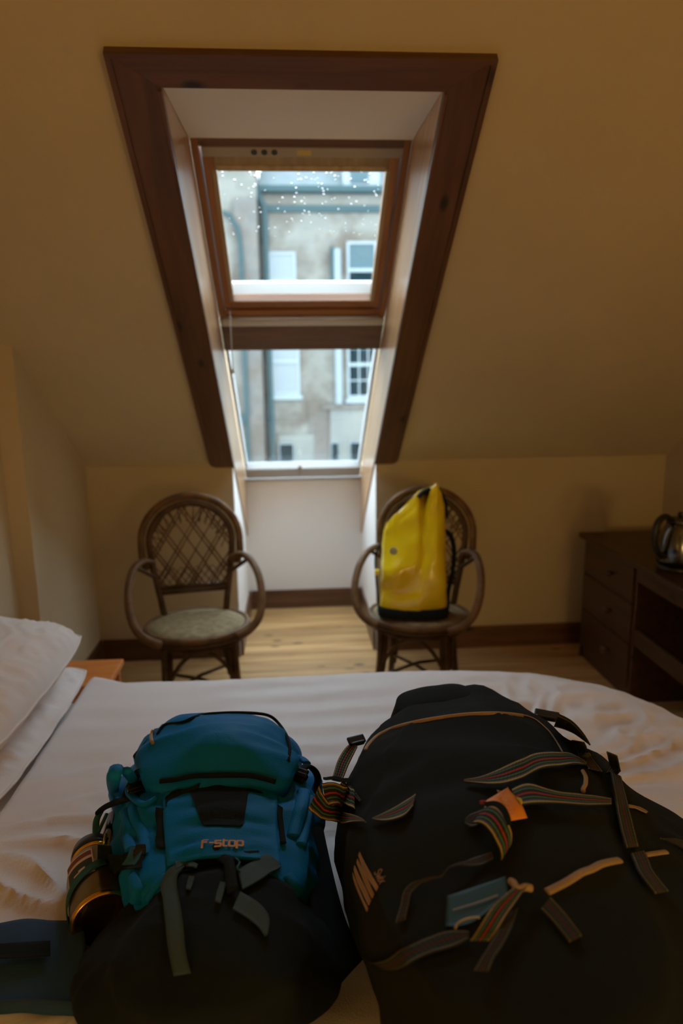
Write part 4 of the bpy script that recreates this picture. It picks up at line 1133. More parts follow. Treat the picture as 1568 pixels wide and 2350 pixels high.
 'hb_a': [(-0.5827, 1.074, 0.655), (-0.5376, 1.0742, 0.662), (-0.4922, 1.0736, 0.668), (-0.4448, 1.0657, 0.668), (-0.3904, 1.0589, 0.67)],
 'hb_b': [(-0.5164, 0.9239, 0.655), (-0.4736, 0.9168, 0.662), (-0.4317, 0.9108, 0.668), (-0.3839, 0.9039, 0.668), (-0.3292, 0.8946, 0.67)],
 'hs_a': [(-0.5493, 1.0044, 0.678), (-0.5049, 0.9997, 0.684), (-0.4606, 0.9943, 0.689), (-0.4214, 0.9937, 0.689)],
 'hs_b': [(-0.5375, 0.9777, 0.678), (-0.4934, 0.9713, 0.684), (-0.4494, 0.9642, 0.689), (-0.4115, 0.9644, 0.689)],
 'ha_a': [(0.0198, 1.2094, 0.735), (0.0118, 1.0964, 0.745), (0.0089, 0.9908, 0.745), (0.0228, 0.9181, 0.72), (0.0394, 0.8581, 0.7)],
 'ha_b': [(0.0314, 1.2604, 0.7), (0.0442, 1.2003, 0.672), (0.0584, 1.1022, 0.655), (0.0733, 1.0268, 0.648), (0.0982, 0.9726, 0.645)],
 'tube': [(-0.389, 1.2972, 0.7), (-0.3774, 1.1797, 0.695)],
 'tube2': [(-0.3882, 1.2164, 0.722), (-0.3846, 1.1668, 0.715)],
 'flask': [(-0.35, 1.04, 0.684), (-0.4113, 1.2015, 0.684)],
 'df_c': [(0.3587, 0.9956, 0.8)],
 'df_0': [(0.2388, 1.6572, 0.612), (0.1418, 1.5063, 0.612), (0.1027, 1.3011, 0.612), (0.097, 1.1845, 0.612), (0.115, 1.0726, 0.612), (0.1378, 0.951, 0.612), (0.1486, 0.8043, 0.612), (0.2128, 0.6861, 0.612), (0.3685, 0.6494, 0.612), (0.5334, 0.6865, 0.612), (0.7359, 0.9449, 0.612), (0.7965, 1.1742, 0.612), (0.7532, 1.3028, 0.612), (0.7147, 1.4372, 0.612), (0.6691, 1.5965, 0.612), (0.5908, 1.7161, 0.612), (0.4576, 1.7775, 0.612)],
 'df_1': [(0.2347, 1.5913, 0.73), (0.1601, 1.4728, 0.73), (0.1108, 1.3599, 0.73), (0.0825, 1.2388, 0.73), (0.0682, 1.1471, 0.73), (0.0634, 1.0444, 0.73), (0.0727, 0.9555, 0.73), (0.0938, 0.8774, 0.73), (0.1071, 0.8028, 0.73), (0.1031, 0.7102, 0.73), (0.1382, 0.6077, 0.73), (0.2644, 0.5443, 0.73), (0.433, 0.5467, 0.73), (0.6617, 0.7575, 0.73), (0.7397, 0.9465, 0.73), (0.7471, 1.0822, 0.73), (0.7207, 1.1715, 0.73), (0.6962, 1.2106, 0.73), (0.6679, 1.2279, 0.73), (0.6822, 1.3169, 0.73), (0.6668, 1.3706, 0.73), (0.6125, 1.4124, 0.73), (0.5516, 1.5396, 0.73), (0.4824, 1.6501, 0.73), (0.3561, 1.6621, 0.73)],
 'df_2': [(0.199, 1.349, 0.865), (0.1671, 1.322, 0.865), (0.137, 1.2598, 0.865), (0.1049, 1.147, 0.865), (0.0835, 1.0327, 0.865), (0.0751, 0.9363, 0.865), (0.0792, 0.8535, 0.865), (0.0946, 0.7741, 0.865), (0.1138, 0.6935, 0.865), (0.1338, 0.5958, 0.865), (0.2452, 0.5143, 0.865), (0.3845, 0.5272, 0.865), (0.5056, 0.6736, 0.865), (0.5514, 0.8052, 0.865), (0.5716, 0.9035, 0.865), (0.5696, 0.9728, 0.865), (0.5629, 1.0267, 0.865), (0.5774, 1.0976, 0.865), (0.5889, 1.1502, 0.865), (0.5614, 1.1931, 0.865), (0.5277, 1.219, 0.865), (0.5202, 1.2892, 0.865), (0.5048, 1.3635, 0.865), (0.4684, 1.4297, 0.865), (0.4334, 1.4872, 0.865), (0.3818, 1.4828, 0.865), (0.3391, 1.442, 0.865), (0.2804, 1.4009, 0.865)],
 'df_3': [(0.1858, 1.1745, 0.925), (0.1397, 1.0756, 0.925), (0.1151, 0.9667, 0.925), (0.1018, 0.8567, 0.925), (0.1096, 0.7577, 0.925), (0.1315, 0.6631, 0.925), (0.174, 0.5746, 0.925), (0.2722, 0.5349, 0.925), (0.3596, 0.5741, 0.925), (0.4282, 0.6822, 0.925), (0.4451, 0.7923, 0.925), (0.4635, 0.8829, 0.925), (0.4804, 0.9809, 0.925), (0.4669, 1.0953, 0.925), (0.4188, 1.2198, 0.925), (0.3625, 1.2705, 0.925), (0.2666, 1.2429, 0.925)],
 'd1_a': [(0.2557, 0.9608, 0.9593, -0.204, 0.184, 0.962), (0.2801, 0.9519, 0.969, -0.16, 0.189, 0.969), (0.3098, 0.9581, 0.9769, -0.099, 0.025, 0.995), (0.3474, 0.9793, 0.9802, 0.109, -0.176, 0.978), (0.3875, 1.0158, 0.966, 0.341, 0.05, 0.939), (0.4359, 1.0477, 0.9478, 0.314, -0.01, 0.949), (0.4799, 1.1006, 0.9113, 0.363, 0.2, 0.91), (0.498, 1.0969, 0.9031, 0.285, 0.233, 0.93), (0.5059, 1.083, 0.9007, 0.449, 0.069, 0.891)],
 'd1_b': [(0.2538, 0.9536, 0.9607, -0.18, 0.235, 0.955), (0.2707, 0.9345, 0.9697, -0.111, 0.2, 0.974), (0.2878, 0.9226, 0.9747, -0.035, 0.123, 0.992), (0.3078, 0.9212, 0.9767, 0.031, 0.079, 0.996), (0.3408, 0.9377, 0.9756, 0.088, -0.002, 0.996), (0.3772, 0.9605, 0.9731, 0.094, -0.101, 0.99), (0.4204, 0.9955, 0.9551, 0.31, 0.151, 0.938), (0.4587, 1.0259, 0.9363, 0.302, 0.078, 0.95), (0.487, 1.0433, 0.9223, 0.332, 0.069, 0.941)],
 'd2_a': [(0.3145, 0.9097, 0.9732, 0.082, 0.047, 0.996), (0.3321, 0.9184, 0.9748, 0.116, 0.029, 0.993), (0.3458, 0.9185, 0.975, 0.155, 0.005, 0.988), (0.3635, 0.9103, 0.9724, 0.175, -0.031, 0.984), (0.3859, 0.9085, 0.9663, 0.191, -0.067, 0.979), (0.4206, 0.9186, 0.9542, 0.398, -0.06, 0.915), (0.447, 0.9297, 0.9429, 0.384, -0.112, 0.916), (0.4823, 0.9427, 0.9269, 0.427, -0.146, 0.892)],
 'd2_b': [(0.3076, 0.8647, 0.9753, 0.092, 0.008, 0.996), (0.3168, 0.8664, 0.9764, 0.113, 0.007, 0.994), (0.3311, 0.8701, 0.9753, 0.154, 0.019, 0.988), (0.3508, 0.8756, 0.9715, 0.187, 0.001, 0.982), (0.376, 0.883, 0.9652, 0.198, -0.041, 0.979), (0.4087, 0.8905, 0.9555, 0.25, -0.128, 0.96), (0.4359, 0.9047, 0.9441, 0.462, -0.072, 0.884), (0.4748, 0.9266, 0.9278, 0.427, -0.168, 0.888)],
 'd3_a': [(0.2604, 0.8552, 0.9853, -0.064, -0.013, 0.998), (0.267, 0.8525, 0.9877, -0.011, 0.025, 1), (0.2732, 0.8449, 0.9889, -0.001, -0.006, 1), (0.277, 0.8299, 0.9877, 0.01, -0.02, 1), (0.2777, 0.8169, 0.9834, -0.081, -0.115, 0.99), (0.2753, 0.8109, 0.9744, -0.081, -0.115, 0.99), (0.2709, 0.8079, 0.9679, -0.141, -0.108, 0.984)],
 'd3_b': [(0.2342, 0.8241, 0.9818, -0.101, -0.085, 0.991), (0.2397, 0.8204, 0.9847, -0.104, -0.117, 0.988), (0.2444, 0.8129, 0.9857, -0.118, -0.149, 0.982), (0.2497, 0.8028, 0.9821, -0.128, -0.172, 0.977), (0.2529, 0.7939, 0.9752, -0.143, -0.166, 0.976), (0.2539, 0.7895, 0.9675, -0.189, -0.041, 0.981), (0.2528, 0.7885, 0.9617, -0.189, -0.041, 0.981)],
 'd3k_a': [(0.258, 0.8622, 0.9883, -0.065, 0.011, 0.998), (0.2731, 0.859, 0.9907, -0.011, 0.025, 1), (0.2823, 0.8476, 0.9922, 0.004, -0.015, 1), (0.2855, 0.8277, 0.991, 0.02, -0.02, 1), (0.2838, 0.8154, 0.9864, 0.02, -0.02, 1)],
 'd3k_b': [(0.2599, 0.8536, 0.9864, -0.064, -0.013, 0.998), (0.2667, 0.8517, 0.9882, -0.011, 0.025, 1), (0.2729, 0.8441, 0.9894, -0.001, -0.006, 1), (0.2768, 0.8291, 0.9883, 0.01, -0.02, 1), (0.2774, 0.8161, 0.984, -0.081, -0.115, 0.99)],
 'd3l_a': [(0.2295, 0.857, 0.9666, -0.141, -0.092, 0.986), (0.2388, 0.8643, 0.968, -0.108, -0.026, 0.994), (0.2529, 0.8691, 0.9696, -0.065, 0.011, 0.998), (0.2697, 0.8751, 0.9708, -0.061, -0.033, 0.998)],
 'd3l_b': [(0.2265, 0.8491, 0.9655, -0.141, -0.092, 0.986), (0.2328, 0.8408, 0.9654, -0.137, -0.183, 0.974), (0.2389, 0.8401, 0.9662, -0.101, -0.085, 0.991), (0.2437, 0.8425, 0.9669, -0.104, -0.117, 0.988)],
 'd4_a': [(0.2509, 0.793, 0.9602, -0.193, -0.096, 0.977), (0.2391, 0.7928, 0.9578, -0.176, -0.16, 0.971), (0.2248, 0.7905, 0.9551, -0.193, -0.115, 0.975), (0.2114, 0.784, 0.9557, -0.172, -0.19, 0.967), (0.196, 0.7765, 0.957, -0.169, -0.155, 0.973), (0.1844, 0.7717, 0.9573, -0.233, -0.029, 0.972)],
 'd4_b': [(0.25, 0.783, 0.9594, -0.189, -0.041, 0.981), (0.2414, 0.7798, 0.9571, -0.193, -0.096, 0.977), (0.2309, 0.7768, 0.9552, -0.2, -0.039, 0.979), (0.215, 0.7752, 0.9558, -0.193, -0.115, 0.975), (0.201, 0.7732, 0.958, -0.174, -0.07, 0.982), (0.1847, 0.7707, 0.9573, -0.233, -0.029, 0.972)],
 'd4b_a': [(0.1844, 0.772, 0.9573, -0.233, -0.029, 0.972), (0.1735, 0.7701, 0.9564, -0.251, -0.121, 0.96), (0.1645, 0.7722, 0.9533, -0.334, -0.093, 0.938), (0.1458, 0.7736, 0.9438, -0.356, -0.069, 0.932), (0.1338, 0.7702, 0.9362, -0.356, -0.069, 0.932), (0.1268, 0.7622, 0.9311, -0.339, 0.045, 0.94), (0.1207, 0.7471, 0.9255, -0.331, 0.034, 0.943), (0.1117, 0.7268, 0.9223, -0.331, -0.011, 0.943)],
 'd4b_b': [(0.1847, 0.7705, 0.9572, -0.233, -0.029, 0.972), (0.1743, 0.7691, 0.9549, -0.251, -0.121, 0.96), (0.164, 0.7697, 0.9501, -0.317, 0.003, 0.948), (0.1525, 0.7689, 0.944, -0.334, -0.093, 0.938), (0.142, 0.7627, 0.9381, -0.344, 0.03, 0.939), (0.1363, 0.7573, 0.9346, -0.344, 0.03, 0.939), (0.1317, 0.7466, 0.9293, -0.331, 0.034, 0.943), (0.1248, 0.7268, 0.9265, -0.355, -0.035, 0.934)],
 'd5_a': [(0.0333, 1.0838, 0.8867, 0, 0, 1), (0.0344, 1.0731, 0.8815, 0, 0, 1), (0.0394, 1.0667, 0.8758, 0, 0, 1), (0.0472, 1.0624, 0.8699, 0, 0, 1), (0.0667, 1.1435, 0.8021, -0.915, 0.154, 0.373), (0.0804, 1.0399, 0.8598, -0.892, -0.017, 0.451), (0.0908, 0.9794, 0.8931, -0.743, 0.222, 0.631), (0.0989, 0.9257, 0.9231, -0.382, 0.113, 0.917)],
 'd5_b': [(0.0122, 1.0636, 0.8562, 0, 0, 1), (0.0144, 1.0565, 0.8565, 0, 0, 1), (0.0223, 1.0517, 0.8534, 0, 0, 1), (0.0328, 1.0484, 0.8491, 0, 0, 1), (0.046, 1.0466, 0.8438, 0, 0, 1), (0.0659, 1.0885, 0.8078, -0.943, -0.091, 0.321), (0.0792, 0.993, 0.8747, -0.748, 0.239, 0.62), (0.0987, 0.9242, 0.9232, -0.382, 0.113, 0.917)],
 'd5b_a': [(0.0385, 1.081, 0.8973, 0, 0, 1), (0.0483, 1.0733, 0.9009, 0, 0, 1), (0.0604, 1.0709, 0.9018, 0, 0, 1), (0.0727, 1.0727, 0.8984, 0, 0, 1), (0.0866, 1.1304, 0.8539, -0.886, 0.176, 0.429), (0.0929, 1.0877, 0.8715, -0.637, 0.05, 0.769)],
 'd5b_b': [(0.0456, 1.058, 0.867, 0, 0, 1), (0.0549, 1.0556, 0.8711, 0, 0, 1), (0.0694, 1.1382, 0.8137, -0.915, 0.154, 0.373), (0.0758, 1.0843, 0.8471, -0.958, 0.075, 0.278), (0.0826, 1.0491, 0.8649, -0.665, -0.049, 0.746), (0.0894, 1.0355, 0.868, -0.658, 0.141, 0.74)],
 'd5c_a': [(0.0384, 1.0892, 0.8953, 0, 0, 1), (0.0572, 1.0855, 0.8982, 0, 0, 1), (0.0874, 1.1984, 0.8234, -0.882, 0.215, 0.419)],
 'd5c_b': [(0.0381, 1.0825, 0.896, 0, 0, 1), (0.0566, 1.0761, 0.8985, 0, 0, 1), (0.0849, 1.1656, 0.8351, -0.9, 0.181, 0.397)],
 'd6_a': [(0.1066, 0.9256, 0.9262, -0.382, 0.113, 0.917), (0.1188, 0.9222, 0.9341, -0.353, 0.19, 0.916), (0.1307, 0.922, 0.9401, -0.327, 0.255, 0.91), (0.1431, 0.9253, 0.9443, -0.327, 0.255, 0.91), (0.1567, 0.9354, 0.9452, -0.307, 0.306, 0.901), (0.1776, 0.9572, 0.9412, -0.243, 0.299, 0.923)],
 'd6_b': [(0.1065, 0.9242, 0.9264, -0.382, 0.113, 0.917), (0.1168, 0.9067, 0.9352, -0.419, 0.074, 0.905), (0.127, 0.896, 0.942, -0.407, 0.085, 0.909), (0.1377, 0.8901, 0.948, -0.378, 0.069, 0.923), (0.1495, 0.8916, 0.952, -0.378, 0.069, 0.923), (0.1645, 0.9113, 0.9515, -0.308, 0.194, 0.931)],
 'd6b_a': [(0.0893, 1.1282, 0.856, -0.833, 0.233, 0.502), (0.0918, 1.0911, 0.8693, -0.637, 0.05, 0.769), (0.0968, 1.0701, 0.8723, -0.588, -0.041, 0.808), (0.1011, 1.0521, 0.8752, -0.607, 0.018, 0.795)],
 'd6b_b': [(0.0859, 1.1409, 0.8447, -0.886, 0.176, 0.429), (0.0883, 1.0911, 0.8664, -0.637, 0.05, 0.769), (0.0937, 1.0671, 0.87, -0.588, -0.041, 0.808), (0.0983, 1.0511, 0.8731, -0.608, -0.023, 0.794)],
 'lpA': [(0.1128, 1.3751, 0.8), (0.0959, 1.3703, 0.79), (0.078, 1.3496, 0.775), (0.0664, 1.3166, 0.765), (0.0606, 1.2978, 0.76)],
 'lpB': [(0.1207, 1.3563, 0.8), (0.1096, 1.3391, 0.79), (0.0962, 1.3145, 0.78), (0.085, 1.291, 0.77), (0.0773, 1.2869, 0.762)],
 'bk1': [(0.119, 1.3787, 0.805)],
 'bk2': [(0.5292, 1.3318, 0.87)],
 'bk3': [(0.5022, 0.9109, 0.86)],
 'd7_a': [(0.4453, 1.0699, 1.0075, 0, 0, 1), (0.4636, 1.0578, 0.9999, 0, 0, 1), (0.477, 1.0435, 0.9853, 0, 0, 1), (0.4847, 1.031, 0.9704, 0, 0, 1)],
 'd7_b': [(0.5183, 1.2657, 0.874, 0.527, 0.052, 0.848), (0.5369, 1.2566, 0.8716, 0, 0, 1), (0.5529, 1.247, 0.867, 0, 0, 1), (0.5679, 1.2352, 0.8587, 0, 0, 1)],
 'd8_a': [(0.5339, 1.2189, 0.8711, 0.365, 0.091, 0.927), (0.5188, 1.1552, 0.8841, 0.225, 0.136, 0.965), (0.5067, 1.1017, 0.8978, 0.321, 0.113, 0.94), (0.4866, 1.0381, 0.9222, 0.328, 0.081, 0.941)],
 'd8_b': [(0.4751, 1.0374, 0.9737, 0, 0, 1), (0.544, 1.155, 0.878, 0.278, 0.048, 0.96), (0.5351, 1.1054, 0.887, 0.352, 0.068, 0.933), (0.5357, 1.0821, 0.8851, 0.438, -0.067, 0.897)],
 'd9_a': [(0.5073, 1.0142, 0.961, 0, 0, 1), (0.5585, 1.1066, 0.8761, 0.469, 0.052, 0.882), (0.4939, 0.9587, 0.9195, 0.66, -0.056, 0.749), (0.4775, 0.9154, 0.9219, 0.456, -0.236, 0.858), (0.466, 0.8811, 0.9197, 0.606, -0.121, 0.786), (0.4513, 0.837, 0.9222, 0.508, -0.202, 0.837)],
 'd9_b': [(0.5214, 1.005, 0.9577, 0, 0, 1), (0.5715, 1.0894, 0.8683, 0.412, -0.002, 0.911), (0.5305, 0.988, 0.8894, 0.557, -0.015, 0.83), (0.5106, 0.9408, 0.9045, 0.61, -0.142, 0.779), (0.5026, 0.9162, 0.9044, 0.517, -0.256, 0.817), (0.4888, 0.8706, 0.8963, 0.603, -0.201, 0.772)],
 'd9b_a': [(0.4575, 0.8299, 0.9166, 0.54, -0.177, 0.823), (0.4518, 0.8057, 0.9185, 0.565, -0.001, 0.825), (0.4456, 0.7839, 0.924, 0.58, 0.017, 0.814), (0.4447, 0.7624, 0.925, 0.513, -0.094, 0.853), (0.4493, 0.7494, 0.9197, 0.723, -0.201, 0.661)],
 'd9b_b': [(0.498, 0.8669, 0.8899, 0.47, -0.236, 0.85), (0.4946, 0.8443, 0.8895, 0.598, 0.001, 0.801), (0.4884, 0.8234, 0.8923, 0.498, -0.036, 0.866), (0.4889, 0.8029, 0.8914, 0.471, -0.025, 0.882), (0.492, 0.7871, 0.8888, 0.523, -0.079, 0.849)],
 'd10_a': [(0.0824, 0.8308, 0.7716, -0.983, -0.148, -0.11), (0.0957, 0.7401, 0.863, -0.977, -0.206, 0.052), (0.1152, 0.6899, 0.9198, -0.936, -0.267, 0.229), (0.1414, 0.6907, 0.93, -0.259, -0.059, 0.964), (0.1593, 0.6932, 0.9343, -0.274, -0.134, 0.952), (0.1729, 0.6918, 0.9382, -0.232, -0.095, 0.968), (0.1923, 0.6854, 0.9415, -0.197, -0.141, 0.97)],
 'd10_b': [(0.0876, 0.7674, 0.8239, -0.969, -0.246, 0.031), (0.1082, 0.7005, 0.89, -0.951, -0.306, 0.052), (0.1236, 0.6684, 0.9247, -0.917, -0.347, 0.199), (0.1442, 0.6702, 0.93, -0.163, -0.023, 0.986), (0.1632, 0.6713, 0.9339, -0.192, -0.046, 0.98), (0.1753, 0.6725, 0.9368, -0.197, -0.073, 0.978), (0.1902, 0.6772, 0.94, -0.197, -0.073, 0.978)],
 'd11_a': [(0.2639, 0.725, 0.9659, -0.001, -0.173, 0.985), (0.2439, 0.7136, 0.9664, -0.08, -0.176, 0.981), (0.2247, 0.703, 0.9608, -0.117, -0.174, 0.978), (0.2065, 0.6874, 0.9521, -0.182, -0.098, 0.978), (0.1912, 0.6779, 0.9403, -0.197, -0.073, 0.978)],
 'd11_b': [(0.2756, 0.7244, 0.9656, 0.029, -0.172, 0.985), (0.2588, 0.7095, 0.9648, -0.044, -0.163, 0.986), (0.2451, 0.6971, 0.9605, -0.08, -0.176, 0.981), (0.227, 0.6803, 0.9531, -0.116, -0.117, 0.986), (0.2128, 0.6721, 0.944, -0.16, -0.079, 0.984)],
 'd12_a': [(0.2457, 0.6954, 0.9539, -0.116, -0.117, 0.986), (0.2211, 0.6716, 0.9498, -0.16, -0.079, 0.984), (0.2039, 0.653, 0.9455, -0.195, -0.083, 0.977), (0.1928, 0.6424, 0.9424, -0.18, -0.083, 0.98), (0.1854, 0.6362, 0.9387, -0.152, -0.142, 0.978)],
 'd12_b': [(0.2556, 0.6997, 0.9554, -0.044, -0.163, 0.986), (0.2416, 0.6769, 0.9531, -0.087, -0.094, 0.992), (0.2226, 0.6542, 0.9487, -0.137, -0.079, 0.987), (0.2088, 0.6409, 0.9455, -0.195, -0.083, 0.977), (0.2011, 0.6311, 0.9416, -0.195, -0.083, 0.977)],
 'd13_a': [(0.282, 0.6987, 0.953, 0.019, -0.118, 0.993), (0.2905, 0.6785, 0.9512, 0.012, -0.042, 0.999), (0.2977, 0.6514, 0.95, 0.036, -0.03, 0.999)],
 'd13_b': [(0.3008, 0.7158, 0.9538, 0.061, -0.1, 0.993), (0.3103, 0.6909, 0.9505, 0.108, -0.091, 0.99), (0.3171, 0.6609, 0.9489, 0.114, -0.026, 0.993)],
 'd14_a': [(0.5551, 0.9171, 0.8693, 0.488, -0.108, 0.866), (0.5783, 0.9315, 0.8591, 0.639, -0.205, 0.742), (0.6042, 0.949, 0.8421, 0.549, -0.115, 0.828), (0.6314, 0.9588, 0.8248, 0.564, -0.009, 0.826)],
 'd14_b': [(0.563, 0.9179, 0.8657, 0.429, -0.154, 0.89), (0.5827, 0.9255, 0.8533, 0.647, -0.222, 0.729), (0.5974, 0.9284, 0.8422, 0.547, -0.258, 0.797), (0.6101, 0.9234, 0.8319, 0.547, -0.258, 0.797)],
 'd15_a': [(0.5301, 0.9799, 0.8895, 0.548, -0.001, 0.836), (0.5546, 0.9976, 0.8745, 0.45, 0.093, 0.888), (0.5861, 1.0246, 0.8468, 0.701, -0.034, 0.713), (0.5958, 1.0269, 0.8389, 0.622, -0.053, 0.781)],
 'd15_b': [(0.5256, 0.9711, 0.8926, 0.627, 0.02, 0.779), (0.5489, 0.9868, 0.8782, 0.483, 0.009, 0.876), (0.5619, 0.9863, 0.8717, 0.429, 0.029, 0.903), (0.5699, 0.9856, 0.8679, 0.429, 0.029, 0.903)],
 'z1': [(0.1226, 1.2033, 0.8826, -0.608, 0.244, 0.756), (0.1309, 1.2252, 0.8807, -0.552, 0.32, 0.769), (0.1408, 1.2445, 0.8787, -0.471, 0.314, 0.824), (0.1509, 1.2582, 0.8789, -0.364, 0.28, 0.888), (0.1632, 1.2656, 0.8818, -0.366, 0.232, 0.901), (0.1896, 1.2714, 0.8896, -0.295, 0.173, 0.94), (0.2218, 1.2133, 0.9307, -0.245, 0.362, 0.899), (0.2648, 1.2098, 0.9387, -0.088, 0.053, 0.995), (0.3168, 1.2096, 0.9435, -0.06, 0.054, 0.997), (0.3713, 1.2077, 0.9445, 0.074, 0.067, 0.995), (0.4217, 1.2503, 0.9178, 0.304, 0.151, 0.941), (0.4519, 1.2635, 0.9063, 0.311, 0.097, 0.946)],
 'z2': [(0.3895, 1.2116, 0.9409, 0.28, 0.196, 0.94), (0.419, 1.2512, 0.9183, 0.304, 0.151, 0.941), (0.4376, 1.2632, 0.9103, 0.273, 0.094, 0.957), (0.4569, 1.269, 0.9038, 0.311, 0.097, 0.946), (0.4697, 1.2702, 0.8988, 0.351, 0.07, 0.934), (0.4801, 1.2646, 0.8948, 0.399, 0.075, 0.914), (0.4865, 1.2484, 0.8929, 0.452, 0.053, 0.89), (0.4885, 1.2217, 0.896, 0.448, 0.154, 0.881), (0.4902, 1.2071, 0.8952, 0.521, -0.018, 0.853), (0.4919, 1.1898, 0.8924, 0.558, -0.108, 0.823), (0.4905, 1.1714, 0.8932, 0.539, 0.016, 0.842), (0.4788, 1.1202, 0.9065, 0.624, 0.148, 0.767)],
 'z3': [(0.3014, 0.7289, 0.9559, 0.098, -0.171, 0.98), (0.3131, 0.7346, 0.9555, 0.135, -0.176, 0.975), (0.3274, 0.742, 0.9548, 0.16, -0.19, 0.969), (0.34, 0.7492, 0.9544, 0.172, -0.217, 0.961), (0.3581, 0.7598, 0.9542, 0.208, -0.284, 0.936), (0.3751, 0.7671, 0.9526, 0.239, -0.253, 0.938), (0.3914, 0.7765, 0.9506, 0.293, -0.083, 0.952), (0.4077, 0.785, 0.9466, 0.326, -0.099, 0.94), (0.4322, 0.8043, 0.9326, 0.591, 0.036, 0.806)],
 'z4': [(0.5061, 0.8689, 0.8861, 0.381, -0.246, 0.891), (0.5258, 0.8775, 0.8806, 0.319, -0.284, 0.904), (0.554, 0.8934, 0.8689, 0.484, -0.008, 0.875)],
 'zp': [(0.4714, 1.0185, 0.9298, 0.304, 0.167, 0.938), (0.4663, 0.9966, 0.9336, 0.329, 0.008, 0.944), (0.4535, 0.9686, 0.9391, 0.37, 0.035, 0.928), (0.4419, 0.9511, 0.9434, 0.366, -0.058, 0.929), (0.4382, 0.9424, 0.9442, 0.369, -0.103, 0.924)],
 'fl_c': [(0.3124, 1.4118, 0.86)],
 'fl_0': [(0.2306, 1.4929, 0.8), (0.2496, 1.5465, 0.8), (0.2932, 1.5774, 0.8), (0.3856, 1.5927, 0.8), (0.4451, 1.5629, 0.8), (0.4316, 1.4741, 0.8), (0.3099, 1.4437, 0.8)],
 'fl_1': [(0.2125, 1.3951, 0.865), (0.222, 1.4445, 0.865), (0.2588, 1.4764, 0.865), (0.3197, 1.4958, 0.865), (0.3744, 1.5046, 0.865), (0.4075, 1.4689, 0.865), (0.3922, 1.3741, 0.865), (0.2885, 1.3445, 0.865)],
 'tg_a': [(0.2621, 0.8725, 0.9886, -0.038, 0.083, 0.996), (0.2718, 0.8784, 0.9894, -0.028, 0.065, 0.997), (0.2823, 0.8865, 0.9887, -0.001, 0.085, 0.996), (0.2933, 0.8958, 0.9877, 0.031, 0.079, 0.996), (0.3058, 0.9072, 0.9853, 0.038, 0.073, 0.997)],
 'tg_b': [(0.2633, 0.8615, 0.9895, -0.019, 0.044, 0.999), (0.2686, 0.8577, 0.9918, -0.011, 0.025, 1), (0.2742, 0.8521, 0.9931, -0.006, 0.008, 1), (0.2799, 0.8449, 0.9922, 0.004, -0.015, 1), (0.2832, 0.8374, 0.99, 0.01, -0.02, 1)],
 'tg_c': [(0.3058, 0.9072, 0.9853, 0.038, 0.073, 0.997), (0.306, 0.8913, 0.9874, 0.082, 0.047, 0.996), (0.3088, 0.8782, 0.9883, 0.106, 0.036, 0.994), (0.3112, 0.8609, 0.9873, 0.126, 0.028, 0.992), (0.3125, 0.8526, 0.9843, 0.113, 0.007, 0.994), (0.3146, 0.8446, 0.978, 0.113, 0.007, 0.994)],
 'tg_d': [(0.2816, 0.8689, 0.9911, 0.025, 0.063, 0.998), (0.2811, 0.8561, 0.9924, 0.047, 0.04, 0.998), (0.2818, 0.8474, 0.9922, 0.004, -0.015, 1), (0.2832, 0.8409, 0.9906, 0.01, -0.02, 1), (0.2854, 0.8386, 0.9865, 0.01, -0.02, 1), (0.2882, 0.8378, 0.9796, 0.02, -0.02, 1)],
 'tg_e': [(0.3088, 0.8749, 0.9899, 0.106, 0.036, 0.994), (0.3138, 0.8724, 0.9894, 0.126, 0.028, 0.992), (0.314, 0.866, 0.9887, 0.126, 0.028, 0.992), (0.3113, 0.8604, 0.9883, 0.126, 0.028, 0.992)],
 'tg_f': [(0.307, 0.867, 0.9909, 0.114, 0.032, 0.993), (0.3081, 0.8641, 0.9909, 0.114, 0.032, 0.993), (0.3091, 0.8618, 0.99, 0.114, 0.032, 0.993), (0.3092, 0.8584, 0.9891, 0.126, 0.028, 0.992)],
 'lt0': [(0.286, 0.8884, 0.9911, -0.001, 0.085, 0.996), (0.2914, 0.8908, 0.9907, 0.031, 0.079, 0.996)],
 'lu0': [(0.2884, 0.8875, 0.9909, 0.014, 0.073, 0.997), (0.2923, 0.8986, 0.9897, 0.024, 0.085, 0.996)],
 'lt1': [(0.2842, 0.8755, 0.9922, 0.025, 0.063, 0.998), (0.2907, 0.8785, 0.9918, 0.036, 0.052, 0.998)],
 'lu1': [(0.287, 0.8746, 0.992, 0.036, 0.052, 0.998), (0.2915, 0.8873, 0.9908, 0.038, 0.073, 0.997)],
 'lt2': [(0.2876, 0.8645, 0.9928, 0.047, 0.04, 0.998), (0.2923, 0.8665, 0.9925, 0.057, 0.029, 0.998)],
 'lu2': [(0.2897, 0.8638, 0.9925, 0.047, 0.04, 0.998), (0.2931, 0.8729, 0.9919, 0.047, 0.04, 0.998)],
 'lt3': [(0.289, 0.8566, 0.9932, 0.057, 0.029, 0.998), (0.294, 0.8589, 0.9928, 0.066, 0.02, 0.998)],
 'lu3': [(0.2912, 0.856, 0.9928, 0.057, 0.029, 0.998), (0.2947, 0.8653, 0.9922, 0.057, 0.029, 0.998)],
 'lt4': [(0.2888, 0.8447, 0.9937, 0.066, 0.02, 0.998), (0.294, 0.8472, 0.9932, 0.077, 0.014, 0.997)],
 'lu4': [(0.2911, 0.8442, 0.9933, 0.066, 0.02, 0.998), (0.2947, 0.8537, 0.9927, 0.066, 0.02, 0.998)],
 'lt5': [(0.2885, 0.8328, 0.994, 0.02, -0.02, 1), (0.2932, 0.8349, 0.9936, 0.077, 0.014, 0.997)],
 'lu5': [(0.2906, 0.8324, 0.9936, 0.077, 0.014, 0.997), (0.2939, 0.8406, 0.9931, 0.077, 0.014, 0.997)],
